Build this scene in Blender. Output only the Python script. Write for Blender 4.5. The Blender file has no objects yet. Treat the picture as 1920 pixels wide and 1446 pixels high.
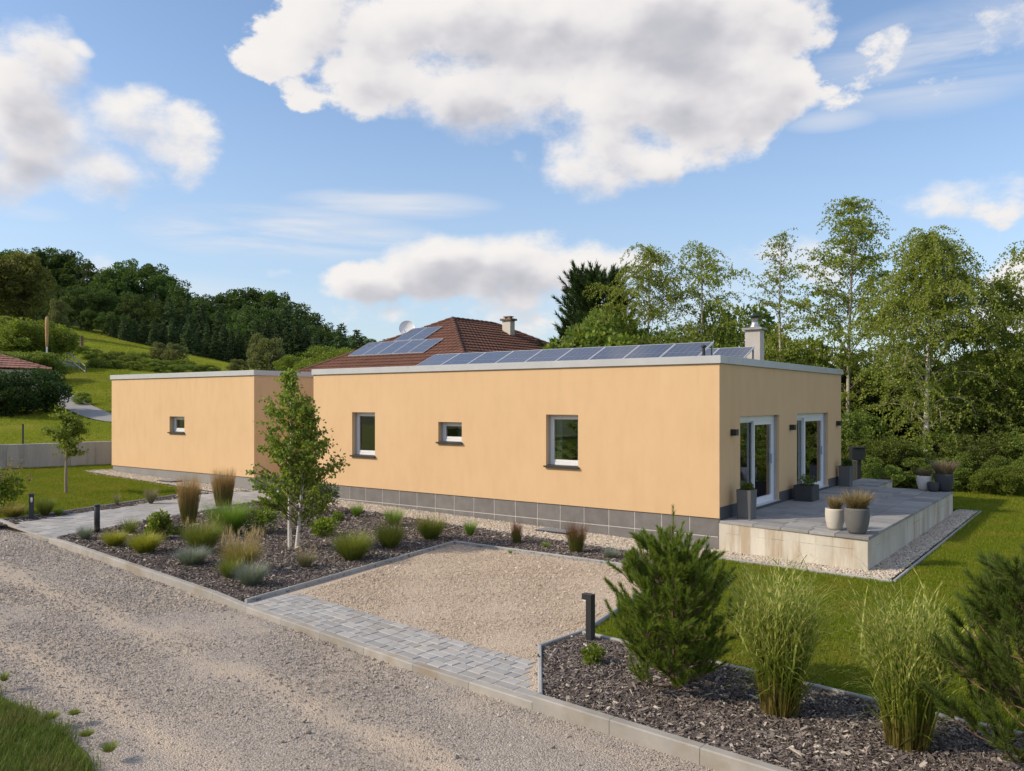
import bpy, bmesh, math
import numpy as np

S = bpy.context.scene
COL = S.collection
rad = math.radians

# ------------------------------------------------------------------ camera, sky, sun
F_PX, HZ, CX, W_PX = 1547.0, 753.0, 960.0, 1920.0
YAW = rad(36.3)
CAM = np.array([6.97, -17.09, 3.27])
FW = np.array([-math.sin(YAW), math.cos(YAW)])
RT = np.array([math.cos(YAW), math.sin(YAW)])

cam = bpy.data.cameras.new('camera')
cam.sensor_fit = 'HORIZONTAL'; cam.sensor_width = 36.0
cam.lens = 36.0 * F_PX / W_PX
cam.shift_y = (HZ - 723.0) / W_PX
cam.clip_start = 0.1; cam.clip_end = 3000
co = bpy.data.objects.new('camera', cam); COL.objects.link(co)
co.location = CAM; co.rotation_euler = (rad(90), 0, YAW)
S.camera = co

SUN_EL = rad(35.0)
SUN_H = np.array([-0.675, -0.738])
sun_rot = math.atan2(SUN_H[0], SUN_H[1])
EXPOSURE = 0.95
SKY_STRENGTH = 0.102
CLOUD_LEVEL = 0.475
S.view_settings.view_transform = 'Standard'
S.view_settings.look = 'None'
S.view_settings.exposure = EXPOSURE
S.view_settings.gamma = 1.0
S.view_settings.use_curve_mapping = False

sl = bpy.data.lights.new('sun', 'SUN'); sl.energy = 2.0; sl.angle = rad(1.0); sl.color = (1.0, 0.86, 0.67)
so = bpy.data.objects.new('sun', sl); COL.objects.link(so)
d = np.array([SUN_H[0] * math.cos(SUN_EL), SUN_H[1] * math.cos(SUN_EL), math.sin(SUN_EL)])
from mathutils import Vector
so.rotation_euler = Vector(d).to_track_quat('Z', 'Y').to_euler()
so.location = (-20, -25, 20)


class NT:
    """small helper to write node graphs"""
    def __init__(s, tree): s.t = tree
    def n(s, typ, **kw):
        nd = s.t.nodes.new(typ)
        for k, v in kw.items(): setattr(nd, k, v)
        return nd
    def put(s, sock, v):
        if hasattr(v, 'is_linked'): s.t.links.new(v, sock)
        elif v is not None: sock.default_value = v
    def m(s, op, a, b=None, c=None, clamp=False):
        nd = s.n('ShaderNodeMath', operation=op, use_clamp=clamp)
        s.put(nd.inputs[0], a); s.put(nd.inputs[1], b); s.put(nd.inputs[2], c)
        return nd.outputs[0]
    def v(s, op, a, b=None, scale=None):
        nd = s.n('ShaderNodeVectorMath', operation=op)
        s.put(nd.inputs[0], a); s.put(nd.inputs[1], b)
        if scale is not None: s.put(nd.inputs['Scale'], scale)
        return nd.outputs['Value'] if op in ('DOT_PRODUCT', 'LENGTH') else nd.outputs[0]
    def noise(s, vec, scale, detail=4, rough=0.55, color=False, dist=0.0):
        nd = s.n('ShaderNodeTexNoise'); s.put(nd.inputs['Vector'], vec)
        nd.inputs['Scale'].default_value = scale; nd.inputs['Detail'].default_value = detail
        nd.inputs['Roughness'].default_value = rough; nd.inputs['Distortion'].default_value = dist
        return nd.outputs['Color' if color else 'Fac']
    def voro(s, vec, scale, feature='F1', out='Distance', rand=1.0):
        nd = s.n('ShaderNodeTexVoronoi', feature=feature); s.put(nd.inputs['Vector'], vec)
        nd.inputs['Scale'].default_value = scale
        if 'Randomness' in nd.inputs: nd.inputs['Randomness'].default_value = rand
        return nd.outputs[out]
    def ramp(s, fac, stops, interp='LINEAR'):
        nd = s.n('ShaderNodeValToRGB'); s.put(nd.inputs[0], fac)
        cr = nd.color_ramp; cr.interpolation = interp
        while len(cr.elements) < len(stops): cr.elements.new(0.5)
        for e, (p, c) in zip(cr.elements, stops):
            e.position = p; e.color = (c[0], c[1], c[2], 1) if hasattr(c, '__len__') else (c, c, c, 1)
        return nd.outputs[0]
    def mix(s, f, a, b, mode='MIX'):
        nd = s.n('ShaderNodeMix', data_type='RGBA', blend_type=mode)
        s.put(nd.inputs[0], f)
        for k, q in ((6, a), (7, b)):
            if isinstance(q, tuple): q = (q[0], q[1], q[2], 1)
            s.put(nd.inputs[k], q)
        return nd.outputs[2]
    def smooth(s, x, lo, hi, a=0.0, b=1.0):
        nd = s.n('ShaderNodeMapRange', interpolation_type='SMOOTHSTEP'); s.put(nd.inputs[0], x)
        nd.inputs[1].default_value = lo; nd.inputs[2].default_value = hi
        nd.inputs[3].default_value = a; nd.inputs[4].default_value = b
        return nd.outputs[0]
    def lin(s, x, lo, hi, a=0.0, b=1.0):
        nd = s.n('ShaderNodeMapRange'); s.put(nd.inputs[0], x)
        nd.inputs[1].default_value = lo; nd.inputs[2].default_value = hi
        nd.inputs[3].default_value = a; nd.inputs[4].default_value = b
        return nd.outputs[0]
    def bump(s, h, strength=0.3, dist=0.02):
        nd = s.n('ShaderNodeBump'); nd.inputs['Strength'].default_value = strength
        nd.inputs['Distance'].default_value = dist; s.put(nd.inputs['Height'], h)
        return nd.outputs[0]


def sky_angles(px, py):
    """azimuth and elevation (world, azimuth measured from the direction FW) of a cloud seen at a photo pixel"""
    u = (px - CX) / F_PX; v = (HZ - py) / F_PX
    return math.atan(u), math.atan(v / math.sqrt(1 + u * u))


def build_world():
    w = bpy.data.worlds.new('World'); S.world = w; w.use_nodes = True
    t = w.node_tree; t.nodes.clear(); N = NT(t)
    sky = N.n('ShaderNodeTexSky', sky_type='NISHITA'); sky.sun_disc = False
    sky.sun_elevation = SUN_EL; sky.sun_rotation = sun_rot
    sky.air_density = 1.0; sky.dust_density = 1.2; sky.ozone_density = 2.0; sky.altitude = 400
    tc = N.n('ShaderNodeTexCoord').outputs['Generated']
    dirv = N.v('NORMALIZE', tc)
    a = N.v('DOT_PRODUCT', dirv, (FW[0], FW[1], 0)); b = N.v('DOT_PRODUCT', dirv, (RT[0], RT[1], 0))
    az = N.m('ARCTAN2', b, a)
    sep = N.n('ShaderNodeSeparateXYZ'); N.put(sep.inputs[0], dirv)
    el = N.m('ARCSINE', sep.outputs[2])
    cmb = N.n('ShaderNodeCombineXYZ'); N.put(cmb.inputs[0], az); N.put(cmb.inputs[1], el)
    ang = cmb.outputs[0]
    # cumulus masses: photo pixel centre, half extents, weight
    cum = [(1010, 60, 330, 110, 1.5), (1250, 60, 290, 140, 1.5), (900, 170, 210, 100, 1.4), (745, 150, 145, 85, 1.3), (730, 60, 110, 75, 1.0),
           (1230, 185, 260, 85, 1.4), (1130, 285, 120, 68, 1.2), (1190, 325, 95, 46, 1.0), (1330, 240, 120, 85, 1.1), (1430, 170, 115, 80, 1.1), (1460, 20, 125, 80, 1.1),
           (560, 60, 115, 75, .8), (490, 95, 70, 40, .7), (620, 15, 80, 40, .6), (570, 180, 30, 24, .2), (870, 245, 60, 30, .6), (1000, 298, 36, 20, .45),
           (40, 185, 100, 112, 1.4), (70, 275, 135, 98, 1.4), (170, 325, 135, 68, 1.3), (20, 330, 100, 62, 1.2), (235, 350, 60, 48, 1.1), (300, 250, 128, 78, 1.35), (360, 300, 70, 58, 1.1), (250, 235, 80, 50, 1.1), (215, 215, 55, 35, .8), (230, 355, 55, 32, .6),
           (815, 500, 120, 80, 1.8), (960, 510, 140, 84, 1.8), (1090, 505, 125, 66, 1.6), (690, 530, 110, 50, 1.6), (1020, 455, 70, 30, 1.1), (840, 460, 62, 30, 1.2),
           (620, 548, 55, 18, .7), (1190, 480, 70, 34, .8), (900, 590, 330, 46, .35),
           (1695, 130, 70, 40, .30), (1660, 80, 50, 25, .45), (1730, 155, 50, 24, .55), (1900, 40, 90, 40, .55), (1830, 95, 60, 28, .5),
           (1840, 385, 130, 38, .75), (1930, 370, 80, 32, .7), (1920, 580, 95, 46, 1.0), (1970, 540, 110, 60, 1.0), (1560, 232, 40, 15, .35), (1580, 205, 40, 14, .3),
           (145, 112, 24, 12, .45), (518, 515, 28, 16, .6), (200, 500, 60, 26, .5), (1480, 500, 130, 40, .45)]
    warp1 = N.noise(dirv, 9.0, 3, .5, color=True)
    q = N.v('ADD', ang, N.v('SCALE', N.v('SUBTRACT', warp1, (.5, .5, .5)), scale=0.055))

    def density(qv, dv, octaves):
        M = None
        for (px, py, rx, ry, wt) in cum:
            ca, ce = sky_angles(px, py)
            e = N.v('MULTIPLY', N.v('SUBTRACT', qv, (ca, ce, 0)), (F_PX / rx, F_PX / ry, 0))
            r2 = N.v('DOT_PRODUCT', e, e)
            mm = N.m('MULTIPLY_ADD', r2, -wt, wt)
            if M is None: M = mm
            else:
                nd = N.n('ShaderNodeMath', operation='SMOOTH_MAX'); N.put(nd.inputs[0], M); N.put(nd.inputs[1], mm); nd.inputs[2].default_value = .35
                M = nd.outputs[0]
        M = N.m('MAXIMUM', M, -1.2)
        dsc = N.v('MULTIPLY', dv, (1, 1, 1.5))
        f1 = N.noise(dsc, 6.5, octaves, .60)
        f2 = N.voro(N.v('ADD', dsc, N.v('SCALE', N.noise(dsc, 16., 3, .6, color=True), scale=.05)), 17.0, 'SMOOTH_F1')
        D = N.m('ADD', M, N.m('MULTIPLY', N.m('SUBTRACT', f1, .5), 2.7))
        D = N.m('ADD', D, N.m('MULTIPLY', N.m('SUBTRACT', 0.44, f2), 1.15))
        if octaves > 5: D = N.m('ADD', D, N.m('MULTIPLY', N.m('SUBTRACT', N.noise(dsc, 27., 6, .66), .5), 1.3))
        # elsewhere round the sky: unseen clouds of this kind, thickened to brighten shade
        g = N.noise(dsc, 2.2, octaves, .58)
        G = N.m('MULTIPLY', N.m('SUBTRACT', g, .475), 6.0)
        out1 = N.smooth(N.m('ABSOLUTE', az), .62, .85); out2 = N.smooth(el, .50, .65)
        outm = N.m('MAXIMUM', out1, out2)
        D = N.m('ADD', D, N.m('MULTIPLY', N.m('MAXIMUM', N.m('ADD', G, 1.2), 0), outm))
        return D
    D = density(q, dirv, 7)
    off = (-0.012, 0.020)
    dir2 = N.v('ADD', dirv, tuple(RT[i] * off[0] for i in (0, 1)) + (off[1],))
    D2 = density(N.v('ADD', q, (off[0], off[1], 0)), dir2, 4)
    wd_ = N.lin(N.noise(dirv, 3.6, 2, .5), .36, .62, .30, 1.5)
    alpha = N.smooth(N.m('DIVIDE', D, wd_), .0, 1.0)
    alpha = N.m('MULTIPLY', alpha, N.smooth(el, -.01, .05, .5, 1.0))
    # sunlit where the cloud thins towards the light, grey where more cloud lies that way
    grad = N.m('MULTIPLY', N.m('SUBTRACT', D, D2), .13)
    thick = N.smooth(D2, .25, 2.1)
    sh = N.m('ADD', N.m('SUBTRACT', N.m('MULTIPLY', thick, .74), grad), .10, clamp=True)
    ccol = N.ramp(sh, [(0.0, (1.0, .97, .945)), (.35, (.90, .875, .88)), (.7, (.70, .69, .73)), (1.0, (.54, .55, .61))])
    # high thin streaks
    str_v = N.n('ShaderNodeMapping'); N.put(str_v.inputs[0], ang); str_v.inputs['Rotation'].default_value = (0, 0, .12); str_v.inputs['Scale'].default_value = (3.2, 26, 1)
    st = N.noise(str_v.outputs[0], 1.0, 6, .55, dist=.6)
    CI = None
    for (px, py, rx, ry, wt) in [(540, 440, 290, 56, 1.0), (620, 470, 200, 30, .8), (740, 383, 210, 30, .75), (1100, 470, 0.1, .1, 0), (280, 560, 330, 50, .45), (1250, 560, 420, 90, .5), (60, 400, 60, 14, .5), (1760, 110, 230, 90, .65), (1860, 40, 140, 60, .6), (1560, 225, 90, 22, .5)]:
        if wt == 0: continue
        ca, ce = sky_angles(px, py)
        e = N.v('MULTIPLY', N.v('SUBTRACT', ang, (ca, ce, 0)), (F_PX / rx, F_PX / ry, 0))
        mm = N.m('MULTIPLY', N.m('MAXIMUM', N.m('SUBTRACT', 1.0, N.v('DOT_PRODUCT', e, e)), 0), wt)
        CI = mm if CI is None else N.m('MAXIMUM', CI, mm)
    ci = N.m('MULTIPLY', CI, N.smooth(st, .33, .68))
    ci = N.m('MULTIPLY', ci, .95)
    alpha2 = N.m('MAXIMUM', alpha, ci)
    ccol = N.mix(N.m('DIVIDE', alpha, N.m('MAXIMUM', alpha2, .001)), (.93, .92, .93), ccol)
    # pale air near the horizon
    hz = N.m('MULTIPLY', N.smooth(el, -.02, .42, 1.0, 0.0), .50)
    b1 = N.n('ShaderNodeBackground'); b1.inputs[1].default_value = SKY_STRENGTH; N.put(b1.inputs[0], sky.outputs[0])
    b0 = N.n('ShaderNodeBackground'); b0.inputs[1].default_value = CLOUD_LEVEL * .80; b0.inputs[0].default_value = (.68, .79, .96, 1)
    b2 = N.n('ShaderNodeBackground'); b2.inputs[1].default_value = CLOUD_LEVEL; N.put(b2.inputs[0], ccol)
    m0 = N.n('ShaderNodeMixShader'); N.put(m0.inputs[0], hz); t.links.new(b1.outputs[0], m0.inputs[1]); t.links.new(b0.outputs[0], m0.inputs[2])
    m1 = N.n('ShaderNodeMixShader'); N.put(m1.inputs[0], alpha2); t.links.new(m0.outputs[0], m1.inputs[1]); t.links.new(b2.outputs[0], m1.inputs[2])
    o = N.n('ShaderNodeOutputWorld'); t.links.new(m1.outputs[0], o.inputs[0])
    w.cycles.sampling_method = 'MANUAL'; w.cycles.sample_map_resolution = 512


build_world()

# ------------------------------------------------------------------ helpers
def gz(x):
    """height of the yard: level by the terrace, rising 2 per cent towards the left"""
    return 0.02 * max(0.0, -x)
gzv = lambda X: 0.02 * np.maximum(0, -X)

def at(px, py, lift=0.0):
    """point of the yard at a photo pixel"""
    z = 0.0
    for _ in range(25):
        t = (z - CAM[2]) / (-(py - HZ) / F_PX)
        p = CAM[:2] + t * (FW + RT * (px - CX) / F_PX)
        z = gz(p[0])
    return float(p[0]), float(p[1]), z + lift, float(t)

def far(px, t):
    p = CAM[:2] + t * (FW + RT * (px - CX) / F_PX)
    return float(p[0]), float(p[1])

def zat(py, t): return CAM[2] + (HZ - py) * t / F_PX

def tag(o, label=None, cat=None, group=None, kind=None):
    if label: o['label'] = label
    if cat: o['category'] = cat
    if group: o['group'] = group
    if kind: o['kind'] = kind
    return o

def empty(name, loc=(0, 0, 0), rz=0.0, label=None, cat=None, group=None, kind=None, parent=None):
    o = bpy.data.objects.new(name, None); COL.objects.link(o)
    o.location = loc; o.rotation_euler = (0, 0, rz); o.empty_display_size = .2
    if parent: o.parent = parent
    return tag(o, label, cat, group, kind)

def raw_mesh(name, V, polys, mats=(), smooth=False, uv=None):
    """polys: list of int arrays (n,k)"""
    me = bpy.data.meshes.new(name)
    V = np.asarray(V, dtype=np.float32)
    me.vertices.add(len(V)); me.vertices.foreach_set('co', V.ravel())
    polys = [np.asarray(p, dtype=np.int32) for p in polys if len(p)]
    li = np.concatenate([p.ravel() for p in polys]); tot = np.concatenate([np.full(len(p), p.shape[1], np.int32) for p in polys])
    st = np.concatenate([[0], np.cumsum(tot)[:-1]]).astype(np.int32)
    me.loops.add(len(li)); me.loops.foreach_set('vertex_index', li)
    me.polygons.add(len(tot)); me.polygons.foreach_set('loop_start', st); me.polygons.foreach_set('loop_total', tot)
    me.polygons.foreach_set('use_smooth', np.full(len(tot), bool(smooth)))
    if uv is not None:
        l = me.uv_layers.new(name='UVMap'); l.data.foreach_set('uv', np.asarray(uv, np.float32)[li].ravel())
    for m_ in (mats if isinstance(mats, (list, tuple)) else [mats]): me.materials.append(m_)
    me.update(calc_edges=True); me.validate(verbose=False)
    return me

def link(name, me, parent=None, loc=(0, 0, 0), rz=0.0, scale=None):
    o = bpy.data.objects.new(name, me); COL.objects.link(o)
    o.location = loc; o.rotation_euler = (0, 0, rz)
    if scale is not None: o.scale = (scale,) * 3 if not hasattr(scale, '__len__') else scale
    if parent: o.parent = parent
    return o

class MB:
    """collects verts and faces of ONE mesh"""
    def __init__(s): s.V = []; s.P = []; s.n = 0; s.uv = []
    def add(s, V, *polys):
        V = np.asarray(V, float).reshape(-1, 3); s.V.append(V)
        for p in polys: s.P.append(np.asarray(p, int) + s.n)
        s.n += len(V); return s
    def box(s, x0, x1, y0, y1, z0, z1):
        V = [(x, y, z) for z in (z0, z1) for (x, y) in ((x0, y0), (x1, y0), (x1, y1), (x0, y1))]
        return s.add(V, [(0, 3, 2, 1), (4, 5, 6, 7), (0, 1, 5, 4), (1, 2, 6, 5), (2, 3, 7, 6), (3, 0, 4, 7)])
    def slab(s, x0, x1, y0, y1, z0, z1, c=.004):
        """box with chamfered top edges"""
        V = [(x, y, z0) for (x, y) in ((x0, y0), (x1, y0), (x1, y1), (x0, y1))]
        V += [(x, y, z1 - c) for (x, y) in ((x0, y0), (x1, y0), (x1, y1), (x0, y1))]
        V += [(x, y, z1) for (x, y) in ((x0 + c, y0 + c), (x1 - c, y0 + c), (x1 - c, y1 - c), (x0 + c, y1 - c))]
        q = [(8, 9, 10, 11)]
        for k in range(4):
            j = (k + 1) % 4
            q += [(k, j, 4 + j, 4 + k), (4 + k, 4 + j, 8 + j, 8 + k)]
        return s.add(V, q)
    def quad(s, a, b, c, d_): return s.add([a, b, c, d_], [(0, 1, 2, 3)])
    def tube(s, pts, r, n=6, cap=True):
        V, q = tube_geo(pts, r, n)
        s.add(V, q)
        return s
    def lathe(s, prof, n=24, cx=0, cy=0):
        prof = np.asarray(prof, float); a = np.arange(n) * 2 * math.pi / n
        V = np.stack([np.stack([cx + r * np.cos(a), cy + r * np.sin(a), np.full(n, z)], 1) for r, z in prof]).reshape(-1, 3)
        i = np.arange(n); j = (i + 1) % n; q = []
        for k in range(len(prof) - 1):
            q.append(np.stack([k * n + i, k * n + j, (k + 1) * n + j, (k + 1) * n + i], 1))
        return s.add(V, np.concatenate(q))
    def mesh(s, name, mat, smooth=False): return raw_mesh(name, np.concatenate(s.V), s.P, mat, smooth)
    def build(s, name, mat, parent=None, smooth=False, loc=(0, 0, 0), rz=0.0):
        return link(name, s.mesh(name, mat, smooth), parent, loc, rz)

def tube_geo(pts, r, n=6):
    P = np.asarray(pts, float); m = len(P); r = np.broadcast_to(np.asarray(r, float), (m,))
    T = np.gradient(P, axis=0); T /= np.linalg.norm(T, axis=1)[:, None] + 1e-9
    ref = np.array([0.31, .95, .04]) if abs(T[0] @ np.array([.31, .95, .04])) < .9 else np.array([1., 0, 0])
    A = np.cross(T, ref); A /= np.linalg.norm(A, axis=1)[:, None] + 1e-9
    B = np.cross(T, A)
    a = np.arange(n) * 2 * math.pi / n
    V = P[:, None, :] + r[:, None, None] * (np.cos(a)[None, :, None] * A[:, None, :] + np.sin(a)[None, :, None] * B[:, None, :])
    V = V.reshape(-1, 3); i = np.arange(n); j = (i + 1) % n; q = []
    for k in range(m - 1): q.append(np.stack([k * n + i, (k) * n + j, (k + 1) * n + j, (k + 1) * n + i], 1))
    q.append(np.array([list(range(n))[::-1]])[:, :n] if n == 4 else np.zeros((0, 4), int))
    return V, np.concatenate([x for x in q if len(x)])

# ------------------------------------------------------------------ materials
MATS = {}
def new_mat(name):
    m_ = bpy.data.materials.new(name); m_.use_nodes = True
    t = m_.node_tree; t.nodes.clear(); N = NT(t)
    bs = N.n('ShaderNodeBsdfPrincipled'); o = N.n('ShaderNodeOutputMaterial'); t.links.new(bs.outputs[0], o.inputs[0])
    return m_, N, bs, o

def mottled(name, c1, c2, scale=3.0, rough=.8, bump=.15, bscale=120., bdist=.003, metal=0.0, spec=.4, randobj=0.0, detail=6, stretch=None, c3=None, c3amt=.5, c3scale=.7):
    m_, N, bs, o = new_mat(name)
    P = N.n('ShaderNodeNewGeometry').outputs['Position']
    if stretch: P = N.v('MULTIPLY', P, stretch)
    f = N.noise(P, scale, detail, .62)
    col = N.ramp(f, [(.3, c1), (.7, c2)])
    if c3: col = N.mix(N.m('MULTIPLY', N.smooth(N.noise(P, c3scale, 5, .6), .48, .68), c3amt), col, c3)
    if randobj:
        r = N.n('ShaderNodeObjectInfo').outputs['Random']
        hs = N.n('ShaderNodeHueSaturation'); N.put(hs.inputs['Value'], N.lin(r, 0, 1, 1 - randobj, 1 + randobj)); N.put(hs.inputs['Color'], col)
        col = hs.outputs[0]
    N.put(bs.inputs['Base Color'], col)
    bs.inputs['Roughness'].default_value = rough; bs.inputs['Metallic'].default_value = metal
    bs.inputs['Specular IOR Level'].default_value = spec
    if bump: N.put(bs.inputs['Normal'], N.bump(N.noise(P, bscale, 3, .6), bump, bdist))
    return m_

def leaf_mat(name, cols, trans=.30, rough=.55, spec=.25, objvar=.12, vcol=None, vscale=1.0):
    """cols: list of colours picked per leaf; vcol: colour ramp along the blade (UV v)"""
    m_, N, bs, o = new_mat(name)
    r = N.n('ShaderNodeNewGeometry').outputs['Random Per Island']
    k = len(cols)
    col = N.ramp(r, [((i + .5) / k, c) for i, c in enumerate(cols)])
    if vcol:
        uvn = N.n('ShaderNodeSeparateXYZ'); N.put(uvn.inputs[0], N.n('ShaderNodeTexCoord').outputs['UV'])
        vc = N.ramp(uvn.outputs[1], vcol)
        col = N.mix(.75, col, vc)
    if objvar:
        ob = N.n('ShaderNodeObjectInfo').outputs['Random']
        hs = N.n('ShaderNodeHueSaturation'); N.put(hs.inputs['Value'], N.lin(ob, 0, 1, 1 - objvar, 1 + objvar))
        N.put(hs.inputs['Hue'], N.lin(ob, 0, 1, .5 - objvar * .06, .5 + objvar * .03)); N.put(hs.inputs['Color'], col); col = hs.outputs[0]
    N.put(bs.inputs['Base Color'], col); bs.inputs['Roughness'].default_value = rough; bs.inputs['Specular IOR Level'].default_value = spec
    tr = N.n('ShaderNodeBsdfTranslucent'); N.put(tr.inputs[0], N.mix(1.0, col, (1.25, 1.2, .6), 'MULTIPLY'))
    mx = N.n('ShaderNodeMixShader'); mx.inputs[0].default_value = trans
    N.t.links.new(bs.outputs[0], mx.inputs[1]); N.t.links.new(tr.outputs[0], mx.inputs[2]); N.t.links.new(mx.outputs[0], o.inputs[0])
    return m_

def glass_mat(name, tint=(.8, .86, .84), refl=1.0):
    m_, N, bs, o = new_mat(name)
    tr = N.n('ShaderNodeBsdfTransparent'); tr.inputs[0].default_value = (*tint, 1)
    gl = N.n('ShaderNodeBsdfGlossy'); gl.inputs['Roughness'].default_value = .01; gl.inputs[0].default_value = (.95, .97, 1, 1)
    fr = N.n('ShaderNodeFresnel'); fr.inputs[0].default_value = 1.55
    P = N.n('ShaderNodeNewGeometry').outputs['Position']
    nb = N.bump(N.noise(P, 1.3, 2, .5), .05, .02); N.put(gl.inputs['Normal'], nb)
    mx = N.n('ShaderNodeMixShader'); N.put(mx.inputs[0], N.m('MULTIPLY', N.m('ADD', fr.outputs[0], .06), 1.5 * refl, clamp=True))
    N.t.links.new(tr.outputs[0], mx.inputs[1]); N.t.links.new(gl.outputs[0], mx.inputs[2]); N.t.links.new(mx.outputs[0], o.inputs[0])
    return m_

def stucco_mat():
    m_, N, bs, o = new_mat('yellow stucco')
    P = N.n('ShaderNodeNewGeometry').outputs['Position']
    f = N.noise(P, .55, 6, .62); f2 = N.noise(N.v('MULTIPLY', P, (1, 1, .35)), 3.2, 6, .6)
    col = N.ramp(N.m('ADD', N.m('MULTIPLY', f, .45), N.m('MULTIPLY', f2, .55)), [(.32, (.655, .440, .248)), (.5, (.695, .475, .272)), (.68, (.725, .50, .292))])
    zz = N.n('ShaderNodeSeparateXYZ'); N.put(zz.inputs[0], P)
    strk = N.m('MULTIPLY', N.smooth(N.noise(N.v('MULTIPLY', P, (5.5, 5.5, .22)), 1.0, 5, .65), .52, .70), N.smooth(zz.outputs[2], 3.0, 4.1, .10, .55))
    spl = N.m('MULTIPLY', N.smooth(zz.outputs[2], .72, 1.25, .5, 0.0), N.noise(P, 2.5, 5, .7))
    col = N.mix(N.m('MAXIMUM', N.m('MULTIPLY', strk, .30), N.m('MULTIPLY', spl, .35)), col, (.50, .345, .20))
    N.put(bs.inputs['Base Color'], col); bs.inputs['Roughness'].default_value = .92; bs.inputs['Specular IOR Level'].default_value = .2
    h = N.m('ADD', N.noise(P, 160, 3, .7), N.m('MULTIPLY', N.noise(P, 6., 3, .5), .8))
    N.put(bs.inputs['Normal'], N.bump(h, .32, .004))
    return m_

def concrete_mat(name, c1, c2, board=False, stain=(.36, .25, .14)):
    m_, N, bs, o = new_mat(name)
    P = N.n('ShaderNodeNewGeometry').outputs['Position']
    f = N.noise(N.v('MULTIPLY', P, (1, 1, .45)), 1.6, 7, .65)
    col = N.ramp(f, [(.28, c1), (.7, c2)])
    col = N.mix(N.m('MULTIPLY', N.smooth(N.noise(N.v('MULTIPLY', P, (2.2, 2.2, .25)), 1.1, 5, .7), .48, .66), .62), col, stain)
    brd = N.m('FRACT', N.m('MULTIPLY', N.v('DOT_PRODUCT', P, (3.3, 3.3, 0)), 1.0))
    bl_ = N.m('MULTIPLY', N.smooth(N.m('ABSOLUTE', N.m('SUBTRACT', brd, .5)), .47, .5), N.smooth(N.noise(P, 1.9, 4, .6), .45, .6))
    col = N.mix(N.m('MULTIPLY', bl_, .5), col, (.22, .20, .17))
    hl_ = N.m('MULTIPLY', N.smooth(N.m('ABSOLUTE', N.m('SUBTRACT', N.v('DOT_PRODUCT', P, (0, 0, 1)), .43)), .004, .010, 1, 0), N.smooth(N.noise(P, 1.2, 4, .6), .50, .58))
    col = N.mix(N.m('MULTIPLY', hl_, .55), col, (.2, .18, .15))
    pits = N.smooth(N.voro(P, 38, 'F1'), .05, .11)
    col = N.mix(N.m('MULTIPLY', N.m('SUBTRACT', 1, pits), .5), col, (.16, .14, .12))
    N.put(bs.inputs['Base Color'], col); bs.inputs['Roughness'].default_value = .88; bs.inputs['Specular IOR Level'].default_value = .25
    h = N.m('ADD', N.noise(P, 60, 4, .6), N.m('MULTIPLY', pits, .8))
    N.put(bs.inputs['Normal'], N.bump(h, .25, .004))
    return m_

def stones_mat(name, cols, rough=.85):
    m_, N, bs, o = new_mat(name)
    r = N.n('ShaderNodeObjectInfo').outputs['Random']
    k = len(cols)
    N.put(bs.inputs['Base Color'], N.ramp(r, [((i + .5) / k, c) for i, c in enumerate(cols)]))
    bs.inputs['Roughness'].default_value = rough; bs.inputs['Specular IOR Level'].default_value = .25
    return m_

KDIR = np.array([1.0, -.09]); KDIR /= np.linalg.norm(KDIR); KN = np.array([KDIR[1], -KDIR[0]])   # along the kerb, and from the kerb into the road
def kerb_y(x): return -9.60 - .09 * x

def gravel_mat(name, greys, sands, bands=None, grain=55.):
    """bands: list of (distance from kerb, half width, amount) of worn sandy tracks"""
    m_, N, bs, o = new_mat(name)
    P = N.n('ShaderNodeNewGeometry').outputs['Position']
    big = N.noise(P, .6, 5, .6); cell = N.voro(P, grain, 'F1', 'Color'); sepc = N.n('ShaderNodeSeparateColor'); N.put(sepc.inputs[0], cell)
    fine = N.noise(P, 140, 3, .7)
    g = N.ramp(N.m('ADD', N.m('MULTIPLY', sepc.outputs[0], .6), N.m('MULTIPLY', fine, .4)), [(.15, greys[0]), (.5, greys[1]), (.85, greys[2])])
    s_ = N.ramp(N.m('ADD', N.m('MULTIPLY', sepc.outputs[1], .35), N.m('MULTIPLY', fine, .65)), [(.25, sands[0]), (.75, sands[1])])
    f = N.smooth(big, .46, .66, .0, .55)
    if bands:
        dk = N.m('SUBTRACT', N.v('DOT_PRODUCT', P, (KN[0], KN[1], 0)), float(np.array([0, -9.60]) @ KN))
        dk = N.m('ADD', dk, N.m('MULTIPLY', N.m('SUBTRACT', N.noise(P, .55, 4, .6), .5), 1.1))
        pat = N.smooth(N.noise(P, 1.4, 6, .7), .30, .62, .25, 1.0)
        for (c_, hw, am) in bands:
            b = N.m('MULTIPLY', N.smooth(N.m('ABSOLUTE', N.m('SUBTRACT', dk, c_)), 0.0, hw, am, 0.0), pat)
            f = N.m('MAXIMUM', f, b)
    N.put(bs.inputs['Base Color'], N.mix(f, g, s_))
    bs.inputs['Roughness'].default_value = .95; bs.inputs['Specular IOR Level'].default_value = .15
    h = N.m('ADD', N.m('MULTIPLY', N.voro(P, grain, 'F1'), -1.0), N.m('MULTIPLY', N.noise(P, 5., 4, .6), 1.2))
    N.put(bs.inputs['Normal'], N.bump(h, .75, .016))
    return m_

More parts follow.
